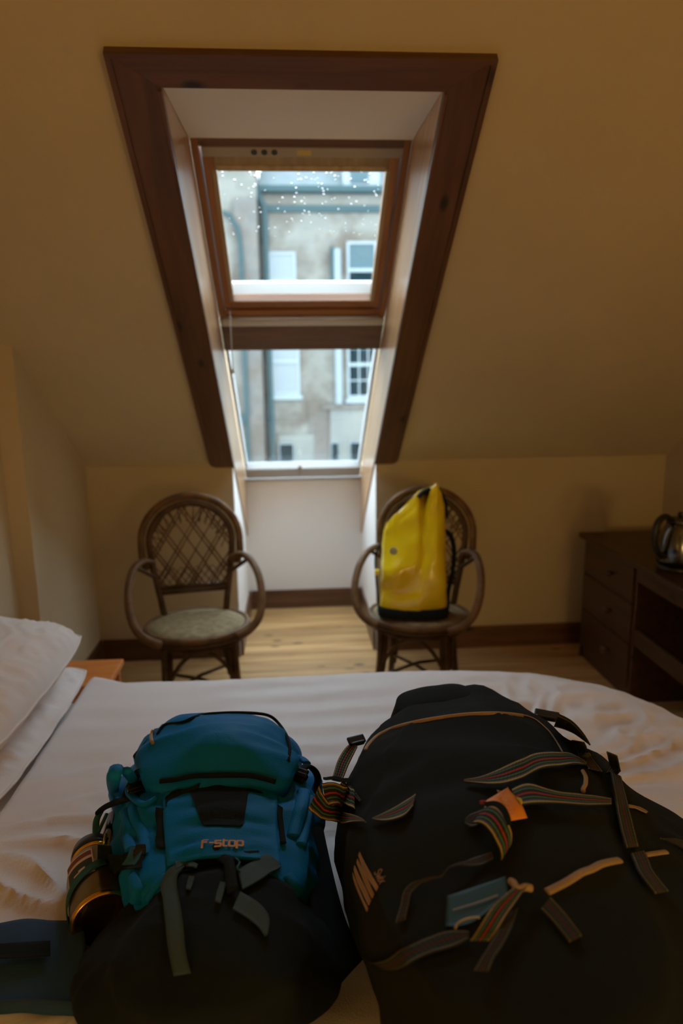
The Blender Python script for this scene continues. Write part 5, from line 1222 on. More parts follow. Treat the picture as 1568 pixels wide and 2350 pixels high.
 'rc': [(0.2557, 0.8738, 0.9863, -0.075, 0.065, 0.995), (0.2584, 0.8715, 0.9882, -0.038, 0.083, 0.996), (0.2618, 0.8706, 0.9888, -0.038, 0.083, 0.996)],
 'cd_a': [(0.1781, 0.7428, 0.9451, -0.254, -0.03, 0.967), (0.2038, 0.7456, 0.9503, -0.195, 0.051, 0.98), (0.2287, 0.7482, 0.9554, -0.206, 0.022, 0.978), (0.2562, 0.7526, 0.9602, -0.142, -0.047, 0.989)],
 'cd_b': [(0.1676, 0.7033, 0.9381, -0.274, -0.134, 0.952), (0.1868, 0.6984, 0.9419, -0.226, -0.177, 0.958), (0.2091, 0.7028, 0.947, -0.169, -0.168, 0.971), (0.2514, 0.7279, 0.9567, -0.076, -0.135, 0.988)],
 'cp_a': [(0.1805, 0.721, 0.9441, -0.276, -0.13, 0.952), (0.2089, 0.7227, 0.9505, -0.178, -0.178, 0.968), (0.2385, 0.7278, 0.9556, -0.117, -0.174, 0.978)],
 'cp_b': [(0.18, 0.719, 0.9437, -0.276, -0.13, 0.952), (0.2083, 0.7205, 0.95, -0.178, -0.178, 0.968), (0.2382, 0.7253, 0.9551, -0.117, -0.174, 0.978)],
 'kc': [(0.1776, 0.6969, 0.9396, -0.232, -0.095, 0.968), (0.1823, 0.702, 0.9416, -0.226, -0.177, 0.958), (0.1881, 0.7042, 0.9433, -0.226, -0.177, 0.958), (0.1972, 0.7051, 0.9452, -0.197, -0.141, 0.97), (0.2093, 0.7037, 0.9472, -0.169, -0.168, 0.971)],
 'kn': [(0.2569, 0.7376, 0.9658, -0.076, -0.135, 0.988), (0.2593, 0.7308, 0.9682, -0.076, -0.135, 0.988), (0.2589, 0.7241, 0.9687, -0.001, -0.173, 0.985), (0.2622, 0.7202, 0.9681, -0.001, -0.173, 0.985), (0.271, 0.7243, 0.9672, 0.029, -0.172, 0.985), (0.2795, 0.7249, 0.9641, 0.029, -0.172, 0.985)],
 'em0_a': [(0.0826, 0.9045, 0.8931, -0.923, -0.05, 0.383), (0.0857, 0.8839, 0.8966, -0.949, -0.07, 0.307), (0.0898, 0.8368, 0.915, -0.995, 0.001, 0.104), (0.0978, 0.8003, 0.9179, -0.349, -0.129, 0.928)],
 'em0_b': [(0.0806, 0.9032, 0.8876, -0.921, -0.089, 0.38), (0.085, 0.8651, 0.8909, -0.958, -0.04, 0.283), (0.0907, 0.8127, 0.9121, -0.948, -0.151, 0.281), (0.0942, 0.7946, 0.9154, -0.97, -0.152, 0.192)],
 'em1_a': [(0.079, 0.9018, 0.8833, -0.921, -0.089, 0.38), (0.083, 0.8773, 0.8872, -0.937, -0.086, 0.339), (0.0883, 0.8238, 0.9059, -0.982, 0.01, 0.186), (0.0923, 0.7989, 0.9094, -0.97, -0.152, 0.192)],
 'em1_b': [(0.0775, 0.8996, 0.8784, -0.939, -0.108, 0.328), (0.0788, 0.8897, 0.8791, -0.942, -0.108, 0.317), (0.0848, 0.8389, 0.8893, -0.955, 0.001, 0.297), (0.0898, 0.7996, 0.9015, -0.944, -0.206, 0.257)],
 'em2_a': [(0.0748, 0.9033, 0.8715, -0.962, -0.113, 0.25), (0.0796, 0.874, 0.8767, -0.945, -0.086, 0.317), (0.0844, 0.8352, 0.8881, -0.955, 0.001, 0.297), (0.0882, 0.8009, 0.8974, -0.952, -0.123, 0.279)],
 'em2_b': [(0.0735, 0.9013, 0.8655, -0.962, -0.113, 0.25), (0.0758, 0.8791, 0.8653, -0.964, -0.077, 0.254), (0.0804, 0.8429, 0.8754, -0.95, -0.016, 0.312), (0.0852, 0.8025, 0.8882, -0.949, -0.114, 0.293)],
 'em3_a': [(0.072, 0.9047, 0.8583, -0.986, -0.109, 0.122), (0.0763, 0.8707, 0.8648, -0.964, -0.077, 0.254), (0.0803, 0.8328, 0.8746, -0.955, -0.015, 0.297), (0.0844, 0.8017, 0.8851, -0.949, -0.114, 0.293)],
 'em3_b': [(0.0721, 0.8989, 0.8538, -0.995, -0.09, -0.041), (0.0742, 0.8778, 0.856, -0.989, -0.069, 0.134), (0.078, 0.8416, 0.8672, -0.965, -0.022, 0.26), (0.0827, 0.802, 0.8794, -0.955, -0.126, 0.267)],
 'sw': [(0.0946, 0.8246, 0.92, -0.41, -0.13, 0.903), (0.0994, 0.8035, 0.9189, -0.349, -0.129, 0.928)],
 'swu': [(0.0953, 0.8202, 0.9196, -0.38, -0.145, 0.914), (0.0997, 0.8207, 0.9217, -0.38, -0.145, 0.914)],
}
def PT(name):
    return PATHS[name]


def bvh_of(V, F):
    return BVHTree.FromPolygons([Vector(p) for p in V], F)

def bag_loft(center, contours, cap_z, nt=112, sub=7, capn=16, wrinkle=0.006, seed=0.0, cap_pow=2.2, top_noise=0.01, wscale=9):
    """closed soft body: contours = [(z, [(x, y), ...]), ...] from the bottom up, star-shaped about center"""
    cx, cy = center
    prof = []
    for z, pts in contours:
        pol = sorted((math.atan2(p[1] - cy, p[0] - cx), math.hypot(p[0] - cx, p[1] - cy)) for p in pts)
        an = np.array([a for a, _ in pol]); rr_ = np.array([r for _, r in pol])
        an = np.concatenate([an - 2 * math.pi, an, an + 2 * math.pi]); rr_ = np.concatenate([rr_] * 3)
        th = np.linspace(-math.pi, math.pi, nt, endpoint=False)
        xs = np.interp(th, an, rr_ * np.cos(an)); ys = np.interp(th, an, rr_ * np.sin(an))
        r = np.interp(th, an, rr_)
        for _ in range(3):
            r = (np.roll(r, 1) + 2 * r + np.roll(r, -1)) / 4
        prof.append((z, r))
    th = np.linspace(-math.pi, math.pi, nt, endpoint=False)
    rings = []
    for k in range(len(prof) - 1):
        g = lambda j: prof[max(0, min(len(prof) - 1, j))]
        a, b, c, d = g(k - 1), g(k), g(k + 1), g(k + 2)
        for s_ in range(sub):
            t = s_ / sub
            z = b[0] + (c[0] - b[0]) * t
            r = 0.5 * ((2 * b[1]) + (c[1] - a[1]) * t + (2 * a[1] - 5 * b[1] + 4 * c[1] - d[1]) * t * t + (3 * b[1] - a[1] - 3 * c[1] + d[1]) * t ** 3)
            rings.append((z, r))
    zt, rt = prof[-1]
    rings.append((zt, rt))
    for k in range(1, capn):
        q = k / capn
        rings.append((zt + (cap_z - zt) * (1 - (1 - q) ** cap_pow), rt * (1 - q)))
    V = []; F = []
    nlev = len(rings)
    for j, (z, r) in enumerate(rings):
        for i in range(nt):
            c, s = math.cos(th[i]), math.sin(th[i])
            x, y = cx + c * r[i], cy + s * r[i]
            f_ = min(1, j / 4)
            w_ = wrinkle * f_ * (nz(x * wscale + seed, y * wscale, z * wscale) + 0.6 * (1 - 2.2 * abs(nz(x * wscale * 0.7 + seed, y * wscale * 1.8, z * wscale * 1.3 + 4))))
            q = min(1, r[i] / 0.05)
            V.append((x + c * w_ * q, y + s * w_ * q, z + f_ * (0.7 * w_ + top_noise * nz(x * 5 + seed, y * 5, 2) * min(1, (z - contours[0][0]) / 0.1))))
        if j:
            for i in range(nt):
                F.append(((j - 1) * nt + i, (j - 1) * nt + (i + 1) % nt, j * nt + (i + 1) % nt, j * nt + i))
    V = [(x, y, max(z, bed_z(x, y) + 0.004) if z < 0.70 else z) for x, y, z in V]
    F.append(tuple(range(nt))[::-1])
    V.append((cx, cy, cap_z + top_noise * nz(cx * 5 + seed, cy * 5, 2)))
    b_ = (nlev - 1) * nt
    for i in range(nt):
        F.append((b_ + i, b_ + (i + 1) % nt, len(V) - 1))
    return V, F

def resample(P_, n):
    P_ = [Vector(p[:3]) for p in P_]
    S_ = spline(P_, 10) if len(P_) > 2 else P_
    L_ = [0.0]
    for a, b in zip(S_, S_[1:]): L_.append(L_[-1] + (b - a).length)
    out = []; j = 0
    for k in range(n):
        t = L_[-1] * k / (n - 1)
        while j < len(L_) - 2 and L_[j + 1] < t: j += 1
        d_ = L_[j + 1] - L_[j]
        out.append(S_[j].lerp(S_[j + 1], (t - L_[j]) / d_ if d_ > 1e-9 else 0))
    return out

def band(A, B_, name, m, parent, n=40, thick=0.0022, lift=0.0015, across=4, puff=0.0):
    """strip between two edges, with thickness; v runs across it"""
    a = resample(A, n); b = resample(B_, n)
    ln = sum((p - q).length for p, q in zip(a, a[1:]))
    V = []; F = []; UV = []
    na = across + 1
    for layer in (1, 0):
        for i in range(n):
            t = (a[min(i + 1, n - 1)] - a[max(i - 1, 0)]) + (b[min(i + 1, n - 1)] - b[max(i - 1, 0)])
            s = b[i] - a[i]
            nn = t.cross(s)
            if nn.length < 1e-9: nn = Vector((0, 0, 1))
            nn.normalize()
            if nn.dot(CAMSIDE(a[i])) < 0: nn = -nn
            for k in range(na):
                q = k / across
                p = a[i].lerp(b[i], q) + nn * (lift + thick * layer + puff * 4 * q * (1 - q))
                V.append(p); UV.append((ln * i / (n - 1), q))
    for layer in (0, 1):
        o_ = layer * n * na
        for i in range(n - 1):
            for k in range(across):
                q = (o_ + i * na + k, o_ + i * na + k + 1, o_ + (i + 1) * na + k + 1, o_ + (i + 1) * na + k)
                F.append(q if layer == 0 else q[::-1])
    o_ = n * na
    for i in range(n - 1):
        for k in (0, across):
            F.append((i * na + k, (i + 1) * na + k, o_ + (i + 1) * na + k, o_ + i * na + k))
    for i in (0, n - 1):
        for k in range(across):
            F.append((i * na + k, i * na + k + 1, o_ + i * na + k + 1, o_ + i * na + k))
    return MB().add(V, F, UV).build(name, m, parent, world=True, smooth=True)

def CAMSIDE(p):                    # outward side for something lying on a bed: up and towards the near edge
    return Vector((0, -0.6, 1))

def cord(P_, r, name, m, parent, n=None, lift=0.0, flat=1.0, sides=8):
    pts = [Vector(p[:3]) + (Vector(p[3:6]) * lift if len(p) > 5 else Vector((0, 0, lift))) for p in P_]
    return MB().tube(spline(pts, 6), r, sides, flat=flat).build(name, m, parent, world=True, smooth=True)

def patch(P_, name, m, parent, bvh, lift=0.0012, thick=0.0015, n=14, world_n=None):
    """flat piece sewn on a surface: outline points in space, filled by a fan of quads and laid on the surface"""
    P2 = [Vector(p[:3]) for p in P_]
    c = sum(P2, Vector()) / len(P2)
    R_ = []
    for i in range(len(P2)):
        a, b = P2[i], P2[(i + 1) % len(P2)]
        for k in range(n):
            R_.append(a.lerp(b, k / n))
    m_ = len(R_)
    V = []; F = []
    K = 6
    for layer in (1, 0):
        for k in range(K + 1):
            q = 1 - k / K
            for p in R_:
                w_ = c.lerp(p, max(q, 0.001))
                if bvh is not None:
                    loc, nr, _, d_ = bvh.find_nearest(w_)
                    if nr.dot(CAMSIDE(w_)) < 0: nr = -nr
                    w_ = loc + nr * (lift + thick * layer)
                else:
                    w_ = w_ + world_n * (thick * layer)
                V.append(w_)
    o_ = (K + 1) * m_
    for layer in (0, 1):
        for k in range(K):
            for i in range(m_):
                q = (layer * o_ + k * m_ + i, layer * o_ + k * m_ + (i + 1) % m_, layer * o_ + (k + 1) * m_ + (i + 1) % m_, layer * o_ + (k + 1) * m_ + i)
                F.append(q)
    for i in range(m_):
        F.append((i, (i + 1) % m_, o_ + (i + 1) % m_, o_ + i))
    return MB().add(V, F).build(name, m, parent, world=True, smooth=False)

# five-unit-high squared stroke letters
GL = {
 'f': [[(0, 0), (0, 4.6), (0.4, 5), (2.4, 5)], [(0, 2.9), (1.9, 2.9)]],
 '-': [[(0, 2.4), (1.5, 2.4)]],
 's': [[(2.6, 3.7), (0.3, 3.7), (0, 3.4), (0, 2.2), (0.3, 1.9), (2.3, 1.9), (2.6, 1.6), (2.6, 0.3), (2.3, 0), (0, 0)]],
 't': [[(0.4, 4.8), (0.4, 0.3), (0.7, 0), (2.0, 0)], [(0.4, 3.6), (1.9, 3.6)]],
 'o': [[(0.3, 0), (2.4, 0), (2.8, 0.4), (2.8, 3.3), (2.4, 3.7), (0.4, 3.7), (0, 3.3), (0, 0.4), (0.3, 0)]],
 'p': [[(0, -1.2), (0, 3.3), (0.4, 3.7), (2.4, 3.7), (2.8, 3.3), (2.8, 1.0), (2.4, 0.7), (0.9, 0.7)]],
 'S': [[(2.6, 4.2), (1.6, 5), (0.3, 4.4), (0.3, 3.3), (2.4, 1.9), (2.4, 0.6), (1.2, 0), (0, 0.7)]],
 'w': [[(0, 3.6), (0.8, 0), (1.8, 2.6), (2.8, 0), (3.6, 3.6)]],
 'i': [[(0, 0), (0, 3.2)], [(0, 4.3), (0, 4.9)]],
 'x': [[(0, 3.6), (2.6, 0)], [(0, 0), (2.6, 3.6)]],
 'G': [[(2.8, 4.2), (2.0, 5), (0.7, 5), (0, 4), (0, 1), (0.7, 0), (2.1, 0), (2.8, 0.9), (2.8, 2.3), (1.6, 2.3)]],
 'E': [[(2.6, 5), (0, 5), (0, 0), (2.6, 0)], [(0, 2.5), (2.1, 2.5)]],
 'U': [[(0, 5), (0, 0.8), (0.7, 0), (2.0, 0), (2.7, 0.8), (2.7, 5)]],
 'A': [[(0, 0), (1.5, 5), (3.0, 0)], [(0.6, 1.8), (2.4, 1.8)]],
 'R': [[(0, 0), (0, 5), (2.0, 5), (2.7, 4.3), (2.7, 3.2), (2.0, 2.6), (0, 2.6)], [(1.2, 2.6), (2.8, 0)]],
}
GW = {'f': 2.6, '-': 1.7, 's': 2.6, 't': 2.1, 'o': 2.8, 'p': 2.8, 'S': 2.6, 'w': 3.6, 'i': 0.2, 'x': 2.6, 'G': 2.8, 'E': 2.6, 'U': 2.7, 'A': 3.0, 'R': 2.8}

def lettering(text, p0, p1, up, size, stroke, name, m, parent, bvh, gap=0.9, lift=0.0012):
    """strokes laid on a surface from p0 towards p1; size = height of a capital"""
    p0, p1 = Vector(p0[:3]), Vector(p1[:3])
    ux = (p1 - p0).normalized(); uy = Vector(up); uy = (uy - ux * uy.dot(ux)).normalized()
    tot = sum(GW[c] for c in text) + gap * (len(text) - 1)
    s_x = (p1 - p0).length / tot; s_y = size / 5
    V = []; F = []
    x = 0.0
    def put(w_):
        if bvh is None: return w_ + ux.cross(uy) * lift
        loc, nr, _, d_ = bvh.find_nearest(w_)
        if nr.dot(CAMSIDE(w_)) < 0: nr = -nr
        return loc + nr * lift
    for ch in text:
        for st in GL[ch]:
            for (a, b) in zip(st, st[1:]):
                A_ = Vector(((x + a[0]) * s_x, a[1] * s_y)); B_ = Vector(((x + b[0]) * s_x, b[1] * s_y))
                d_ = (B_ - A_).normalized(); nn = Vector((-d_.y, d_.x)) * stroke / 2
                A_ = A_ - d_ * stroke * 0.3; B_ = B_ + d_ * stroke * 0.3
                n_ = len(V)
                for q in (A_ + nn, B_ + nn, B_ - nn, A_ - nn):
                    V.append(put(p0 + ux * q.x + uy * q.y))
                F.append((n_, n_ + 1, n_ + 2, n_ + 3))
        x += GW[ch] + gap
    return MB().add(V, F).build(name, m, parent, world=True)

M['teal'] = mat('teal_nylon', (0.002, 0.16, 0.42), 0.6, bump=0.3, bscale=350, spec=0.12)
M['teal_dark'] = mat('dark_teal_padding', (0.008, 0.045, 0.10), 0.8, bump=0.3, bscale=350)
M['olive'] = mat('grey_green_webbing', (0.035, 0.065, 0.060), 0.8, bump=0.5, bscale=600)
M['tealweb'] = mat('teal_webbing', (0.012, 0.10, 0.13), 0.8, bump=0.5, bscale=600)
M['duffel'] = mat('black_duffel_canvas', (0.015, 0.019, 0.020), 0.9, bump=0.35, bscale=420, spec=0.12)
M['orange_print'] = mat('orange_print', (0.62, 0.30, 0.09), 0.7)
M['gold_print'] = mat('gold_print', (0.36, 0.20, 0.07), 0.7)
M['zip'] = mat('tan_zip_tape', (0.42, 0.27, 0.12), 0.6, bump=0.5, bscale=900)
M['brass'] = mat('brass_rim', (0.75, 0.42, 0.06), 0.25, metal=1.0)
M['flask'] = mat('olive_steel_flask', (0.24, 0.20, 0.13), 0.28, metal=0.85)
M['cream'] = mat('sticker_cream', (0.62, 0.46, 0.38), 0.6)
M['maroon'] = mat('sticker_maroon', (0.16, 0.045, 0.035), 0.6)
M['navy'] = mat('sticker_dark', (0.02, 0.03, 0.035), 0.6)
M['tag_orange'] = mat('orange_label', (0.85, 0.28, 0.03), 0.5, var=0.2, vscale=30)
M['tag_yellow'] = mat('yellow_label_edge', (0.62, 0.45, 0.03), 0.5)
M['tag_print'] = mat('label_print', (0.80, 0.48, 0.25), 0.6)
M['card'] = mat('teal_card', (0.012, 0.065, 0.085), 0.6)
M['card_print'] = mat('card_print', (0.22, 0.17, 0.11), 0.6)
M['redcord'] = mat('red_cord', (0.25, 0.02, 0.03), 0.7)
M['whitecord'] = mat('pale_cord', (0.45, 0.40, 0.35), 0.7)
K_ = (0.010, 0.011, 0.012); YE = (0.50, 0.33, 0.03); GB = (0.075, 0.075, 0.11); GR = (0.05, 0.17, 0.06); RE = (0.42, 0.025, 0.02)
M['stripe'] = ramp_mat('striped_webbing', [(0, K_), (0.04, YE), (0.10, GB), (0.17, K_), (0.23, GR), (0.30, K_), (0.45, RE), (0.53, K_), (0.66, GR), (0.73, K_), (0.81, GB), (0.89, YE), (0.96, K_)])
M['stripe_dim'] = ramp_mat('striped_webbing_dark', [(0, K_), (0.05, (0.16, 0.13, 0.04)), (0.12, K_), (0.26, (0.02, 0.05, 0.03)), (0.34, K_), (0.45, (0.10, 0.012, 0.012)), (0.55, K_), (0.66, (0.02, 0.05, 0.03)), (0.74, K_), (0.88, (0.16, 0.13, 0.04)), (0.95, K_)])  # same webbing with darker stripe colours

# ================================================================== teal backpack
BP = empty('backpack', (-0.15, 1.2, 0.615), label='teal and black trekking backpack lying on the duvet beside the black duffel', cat='backpack')
cb = PT('bp_c')[0][:2]
c0 = PT('bp_0')
c1 = PT('bp_1')
c2 = PT('bp_2')
bv, bf = bag_loft(cb, [(0.612, c0), (0.70, c1), (0.785, c2)], 0.815, wrinkle=0.013, seed=2.0, wscale=13, cap_pow=3.5, top_noise=0.02)
MB().add(bv, bf).build('main_body', M['teal'], BP, world=True, smooth=True)
# black lower pocket
cl = PT('lo_c')[0][:2]
l0 = PT('lo_0')
l1 = PT('lo_1')
l2 = PT('lo_2')
lv, lf = bag_loft(cl, [(0.612, l0), (0.70, l1), (0.795, l2)], 0.83, wrinkle=0.010, seed=5.0, wscale=10, cap_pow=3.0, top_noise=0.012)
MB().add(lv, lf).build('lower_pocket', M['blackfab'], BP, world=True, smooth=True)
# lid
cc = PT('lid_c')[0][:2]
d0 = PT('lid_0')
d1 = PT('lid_1')
d2 = PT('lid_2')
dv, df = bag_loft(cc, [(0.69, d0), (0.75, d1), (0.83, d2)], 0.885, wrinkle=0.015, seed=8.0, wscale=8, cap_pow=2.0, top_noise=0.03)
lid_o = MB().add(dv, df).build('lid', M['teal'], BP, world=True, smooth=True)
allV = bv + lv + dv
allF = bf + [tuple(i + len(bv) for i in q) for q in lf] + [tuple(i + len(bv) + len(lv) for i in q) for q in df]
BVB = bvh_of(allV, allF); BVU = bvh_of(bv, bf); BVL = bvh_of(dv, df); BVK = bvh_of(lv, lf)
# lid piping
cord(PT('lid_pipe'), 0.0035, 'piping', M['black'], lid_o, lift=0.001)
cord(PT('lid_zip'), 0.004, 'zip_pull', M['zip'], lid_o, lift=0.003)
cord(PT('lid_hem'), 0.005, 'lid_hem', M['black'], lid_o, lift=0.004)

def ruffled(A, B_, name, m, parent, amp=0.006, freq=9, puff=0.01, n=40, across=26, seed=0):
    o = band(A, B_, name, m, parent, n=n, across=across, thick=0.004, lift=0.002, puff=puff)
    me = o.data
    na = across + 1
    inv = root_matrix(parent)
    for v in me.vertices:
        w_ = inv @ v.co
        k = v.index % na
        e = min(1, min(k, na - 1 - k) / 5)
        s_ = abs(k / across - 0.5) * 2
        h = amp * (0.35 + 0.65 * s_) * (math.sin(w_.y * 150 + 6 * nz(w_.x * 9, w_.y * 9, seed)) * 0.5 + nz(w_.x * 14, w_.y * 40, seed + 3))
        v.co += Vector((0, -0.3 * h, h)) * e
    return o
# teal front panel with a black patch and the maker's lettering
pA = PT('fp_a')
pB = PT('fp_b')
fp = ruffled(pA, pB, 'front_panel', M['teal'], BP, amp=0.0075, puff=0.016)
fme = fp.data
FPV = [root_matrix(BP) @ v.co for v in fme.vertices]
FPF = [tuple(p.vertices) for p in fme.polygons if max(p.vertices) < 40 * 27]
BVP = bvh_of(FPV, FPF)
patch(PT('fp_patch'), 'front_patch', M['blackfab'], fp, BVP, lift=0.002)
q_ = PT('fs_line')
u_ = PT('fs_up')
lettering('f-stop', q_[0], q_[1], Vector(u_[1][:3]) - Vector(u_[0][:3]), 0.0165, 0.0036, 'lettering', M['orange_print'], fp, BVP, gap=0.85, lift=0.0035)
# black daisy chains beside the panel, side straps
def strap(nm, m, n=24, lift=0.004, name='strap', parent=None, thick=0.0022, across=4):
    return band(PT(nm + '_a'), PT(nm + '_b'), name, M[m], parent or BP, n=n, lift=lift, thick=thick, across=across)
strap('dc1', 'black', name='lash_strip')
strap('dc2', 'black', name='lash_strip')
strap('cs1', 'black', name='compression_strap')
strap('cs2', 'black', name='compression_strap')
# raised side folds in teal
def fold(nm, r, m='teal', name='side_fold', flat=0.6, lift=0.0):
    return cord(PT(nm), r, name, M[m], BP, lift=lift, flat=flat, sides=10)
fold('f1', 0.010)
fold('f2', 0.011)
fold('f3', 0.012)
fold('f4', 0.014)
fold('f5', 0.010)
fold('f6', 0.008)
fold('f7', 0.009)
fold('f8', 0.009)
fold('f9', 0.012)
fold('f10', 0.008)
fold('f11', 0.010)
fold('f12', 0.012)
fold('f13', 0.010, m='black', name='side_strap')
# left: black zip-pull loop, side strap and buckle
cord([(p[0], p[1], p[2]) for p in PT('zl')], 0.0028, 'pull_loop', M['black'], lid_o)
cord([(p[0], p[1], p[2]) for p in PT('s1')], 0.014, 'side_strap', M['black'], BP, flat=0.4)
cord([(p[0], p[1], p[2]) for p in PT('s2')], 0.007, 'side_strap', M['tealweb'], BP, flat=0.5)
cord([(p[0], p[1], p[2]) for p in PT('s3')], 0.006, 'side_strap', M['black'], BP, flat=0.6)
def buckle(nm, sx=0.016, sy=0.011, rz=0.0):
    p = PT(nm)[0]
    q = Vector(p[:3]); mt_ = Matrix.Translation(q + Vector((0, -0.004, 0.008))) @ Matrix.Rotation(rz, 4, 'Z') @ Matrix.Rotation(math.radians(30), 4, 'X')
    b_ = MB()
    b_.box(-sx, sx, -sy, sy, -0.004, 0.004, 0.003, M=mt_)
    b_.box(-sx * 1.15, sx * 1.15, -sy * 0.35, sy * 0.35, -0.0055, 0.0062, 0.002, M=mt_)
    return b_.build('buckle', M['kblack'], BP, world=True)
buckle('b1', rz=0.5)
buckle('b2', 0.018, 0.015, rz=-0.6)
buckle('b4', 0.009, 0.014)
cord([(p[0], p[1], p[2]) for p in PT('s4')], 0.010, 'side_strap', M['black'], BP, flat=0.5)
cord([(p[0], p[1], p[2]) for p in PT('s5')], 0.010, 'side_strap', M['teal'], BP, flat=0.5)
# strap and buckle hanging over the lettering
fold('st_c', 0.009, m='black', name='centre_strap', flat=0.45, lift=0.012)
cord(PT('st_t'), 0.0018, 'pull_loop', M['tealweb'], BP, lift=0.010)
strap('blk', 'black', name='panel_strap', lift=0.003)
strap('blk2', 'black', name='compression_strap', lift=0.006)
strap('oc', 'tealweb', name='compression_strap', lift=0.008)
# grey-green webbing on the lower pocket
strap('o1', 'olive', n=40, lift=0.006, name='webbing_strap')
strap('o2', 'olive', lift=0.009, name='webbing_strap')
strap('o3', 'olive', n=30, lift=0.007, name='webbing_strap')
strap('o4', 'olive', n=30, lift=0.006, name='webbing_strap')
strap('o5', 'olive', lift=0.006, name='webbing_strap')
strap('o6', 'olive', lift=0.006, name='webbing_strap')
# hip belt trailing to the left, harness lying between the bags
hb = band(PT('hb_a'),
          PT('hb_b'),
          'hip_belt', M['teal_dark'], BP, n=30, thick=0.028, lift=-0.028, across=16, puff=0.010)
band(PT('hs_a'),
     PT('hs_b'), 'hip_strap', M['black'], hb, n=16, thick=0.003, lift=0.001)
band(PT('ha_a'),
     PT('ha_b'),
     'shoulder_strap', M['blackfab'], BP, n=40, thick=0.016, lift=-0.016, across=12, puff=0.008)
# grey tube with a gold strip, held under the side strap
ta, tb_ = [Vector(p) for p in PT('tube')]
tub = MB().tube([ta, ta.lerp(tb_, 0.5), tb_], 0.020, 16).build('side_tube', M['steel'], BP, world=True, smooth=True)
ta2, tb2 = [Vector(p) for p in PT('tube2')]
MB().tube([ta2, tb2], 0.0035, 8).build('gold_strip', M['brass'], tub, world=True, smooth=True)

# ------------------------------------------------------------------ flask in the side pocket
f0, f1 = [Vector(p) for p in PT('flask')]
ax = (f1 - f0).normalized()
zt_ = ax; xt_ = Vector((0, 0, 1)).cross(zt_).normalized(); yt_ = zt_.cross(xt_)
MF = Matrix(((xt_.x, yt_.x, zt_.x, f0.x), (xt_.y, yt_.y, zt_.y, f0.y), (xt_.z, yt_.z, zt_.z, f0.z), (0, 0, 0, 1)))
LF = (f1 - f0).length
FL = empty('flask', (f0.x, f0.y, 0.622), label='olive steel flask with a brass rim and picture sticker, strapped to the backpack side', cat='flask')
MB().lathe([(0.030, 0.010), (0.042, 0.010), (0.046, 0.002), (0.050, 0.004), (0.052, 0.020), (0.052, LF * 0.62), (0.048, LF * 0.80), (0.041, LF * 0.90)], n=40, M=MF).build('body', M['flask'], FL, world=True, smooth=True)
MB().lathe([(0.0455, 0.0), (0.0480, -0.003), (0.0515, -0.001), (0.0530, 0.005), (0.0515, 0.009)], n=48, M=MF).build('base_rim', M['brass'], FL, world=True, smooth=True)
MB().lathe([(0.0, 0.004), (0.020, 0.003), (0.043, 0.006), (0.045, 0.0)], n=40, M=MF).build('base_plate', M['kblack'], FL, world=True, smooth=True)
MB().lathe([(0.0415, LF * 0.905), (0.0425, LF * 0.93), (0.0415, LF * 0.945)], n=40, M=MF).build('collar', M['brass'], FL, world=True, smooth=True)
MB().lathe([(0.040, LF * 0.95), (0.041, LF * 1.02), (0.036, LF * 1.14), (0.022, LF * 1.20), (0.0, LF * 1.21)], n=36, M=MF).build('cap', M['kblack'], FL, world=True, smooth=True)
def arc_patch(nm, a0, a1, z0, z1, r, m, parent):
    """sheet wrapped on the flask; angle measured about its axis"""
    V = []; F = []
    n = 10
    for j, z in enumerate((z0, z1)):
        for i in range(n + 1):
            a = a0 + (a1 - a0) * i / n
            V.append(MF @ Vector((r * math.cos(a), r * math.sin(a), z)))
    F = [(i, i + 1, n + 2 + i, n + 1 + i) for i in range(n)]
    return MB().add(V, F).build(nm, M[m], parent, world=True, smooth=True)
top = math.atan2(MF.inverted().to_3x3().__matmul__(Vector((0, 0, 1))).y, MF.inverted().to_3x3().__matmul__(Vector((0, 0, 1))).x)
sg = 1 if (MF.to_3x3() @ Vector((math.cos(top + 0.5), math.sin(top + 0.5), 0))).x < 0 else -1
st_ = arc_patch('sticker', top + sg * 0.05, top + sg * 1.15, LF * 0.36, LF * 0.74, 0.0526, 'cream', FL)
arc_patch('sticker_band', top + sg * 0.09, top + sg * 1.11, LF * 0.645, LF * 0.72, 0.0529, 'maroon', st_)
arc_patch('sticker_picture', top + sg * 0.09, top + sg * 1.09, LF * 0.38, LF * 0.60, 0.0529, 'navy', st_)
arc_patch('sticker_figure', top + sg * 0.35, top + sg * 0.60, LF * 0.42, LF * 0.50, 0.0532, 'cream', st_)
arc_patch('sticker_figure', top + sg * 0.45, top + sg * 0.80, LF * 0.45, LF * 0.475, 0.0532, 'cream', st_)
# strap round the flask
pts = []
for i in range(14):
    a = top + sg * (-0.35 + 2.5 * i / 13)
    pts.append(MF @ Vector((0.0545 * math.cos(a), 0.0545 * math.sin(a), LF * (0.42 - 0.30 * i / 13))))
pts2 = [p + ax * 0.019 for p in pts]
band(pts[::-1], pts2[::-1], 'flask_strap', M['tealweb'], BP, n=30, lift=0.0, thick=0.002)

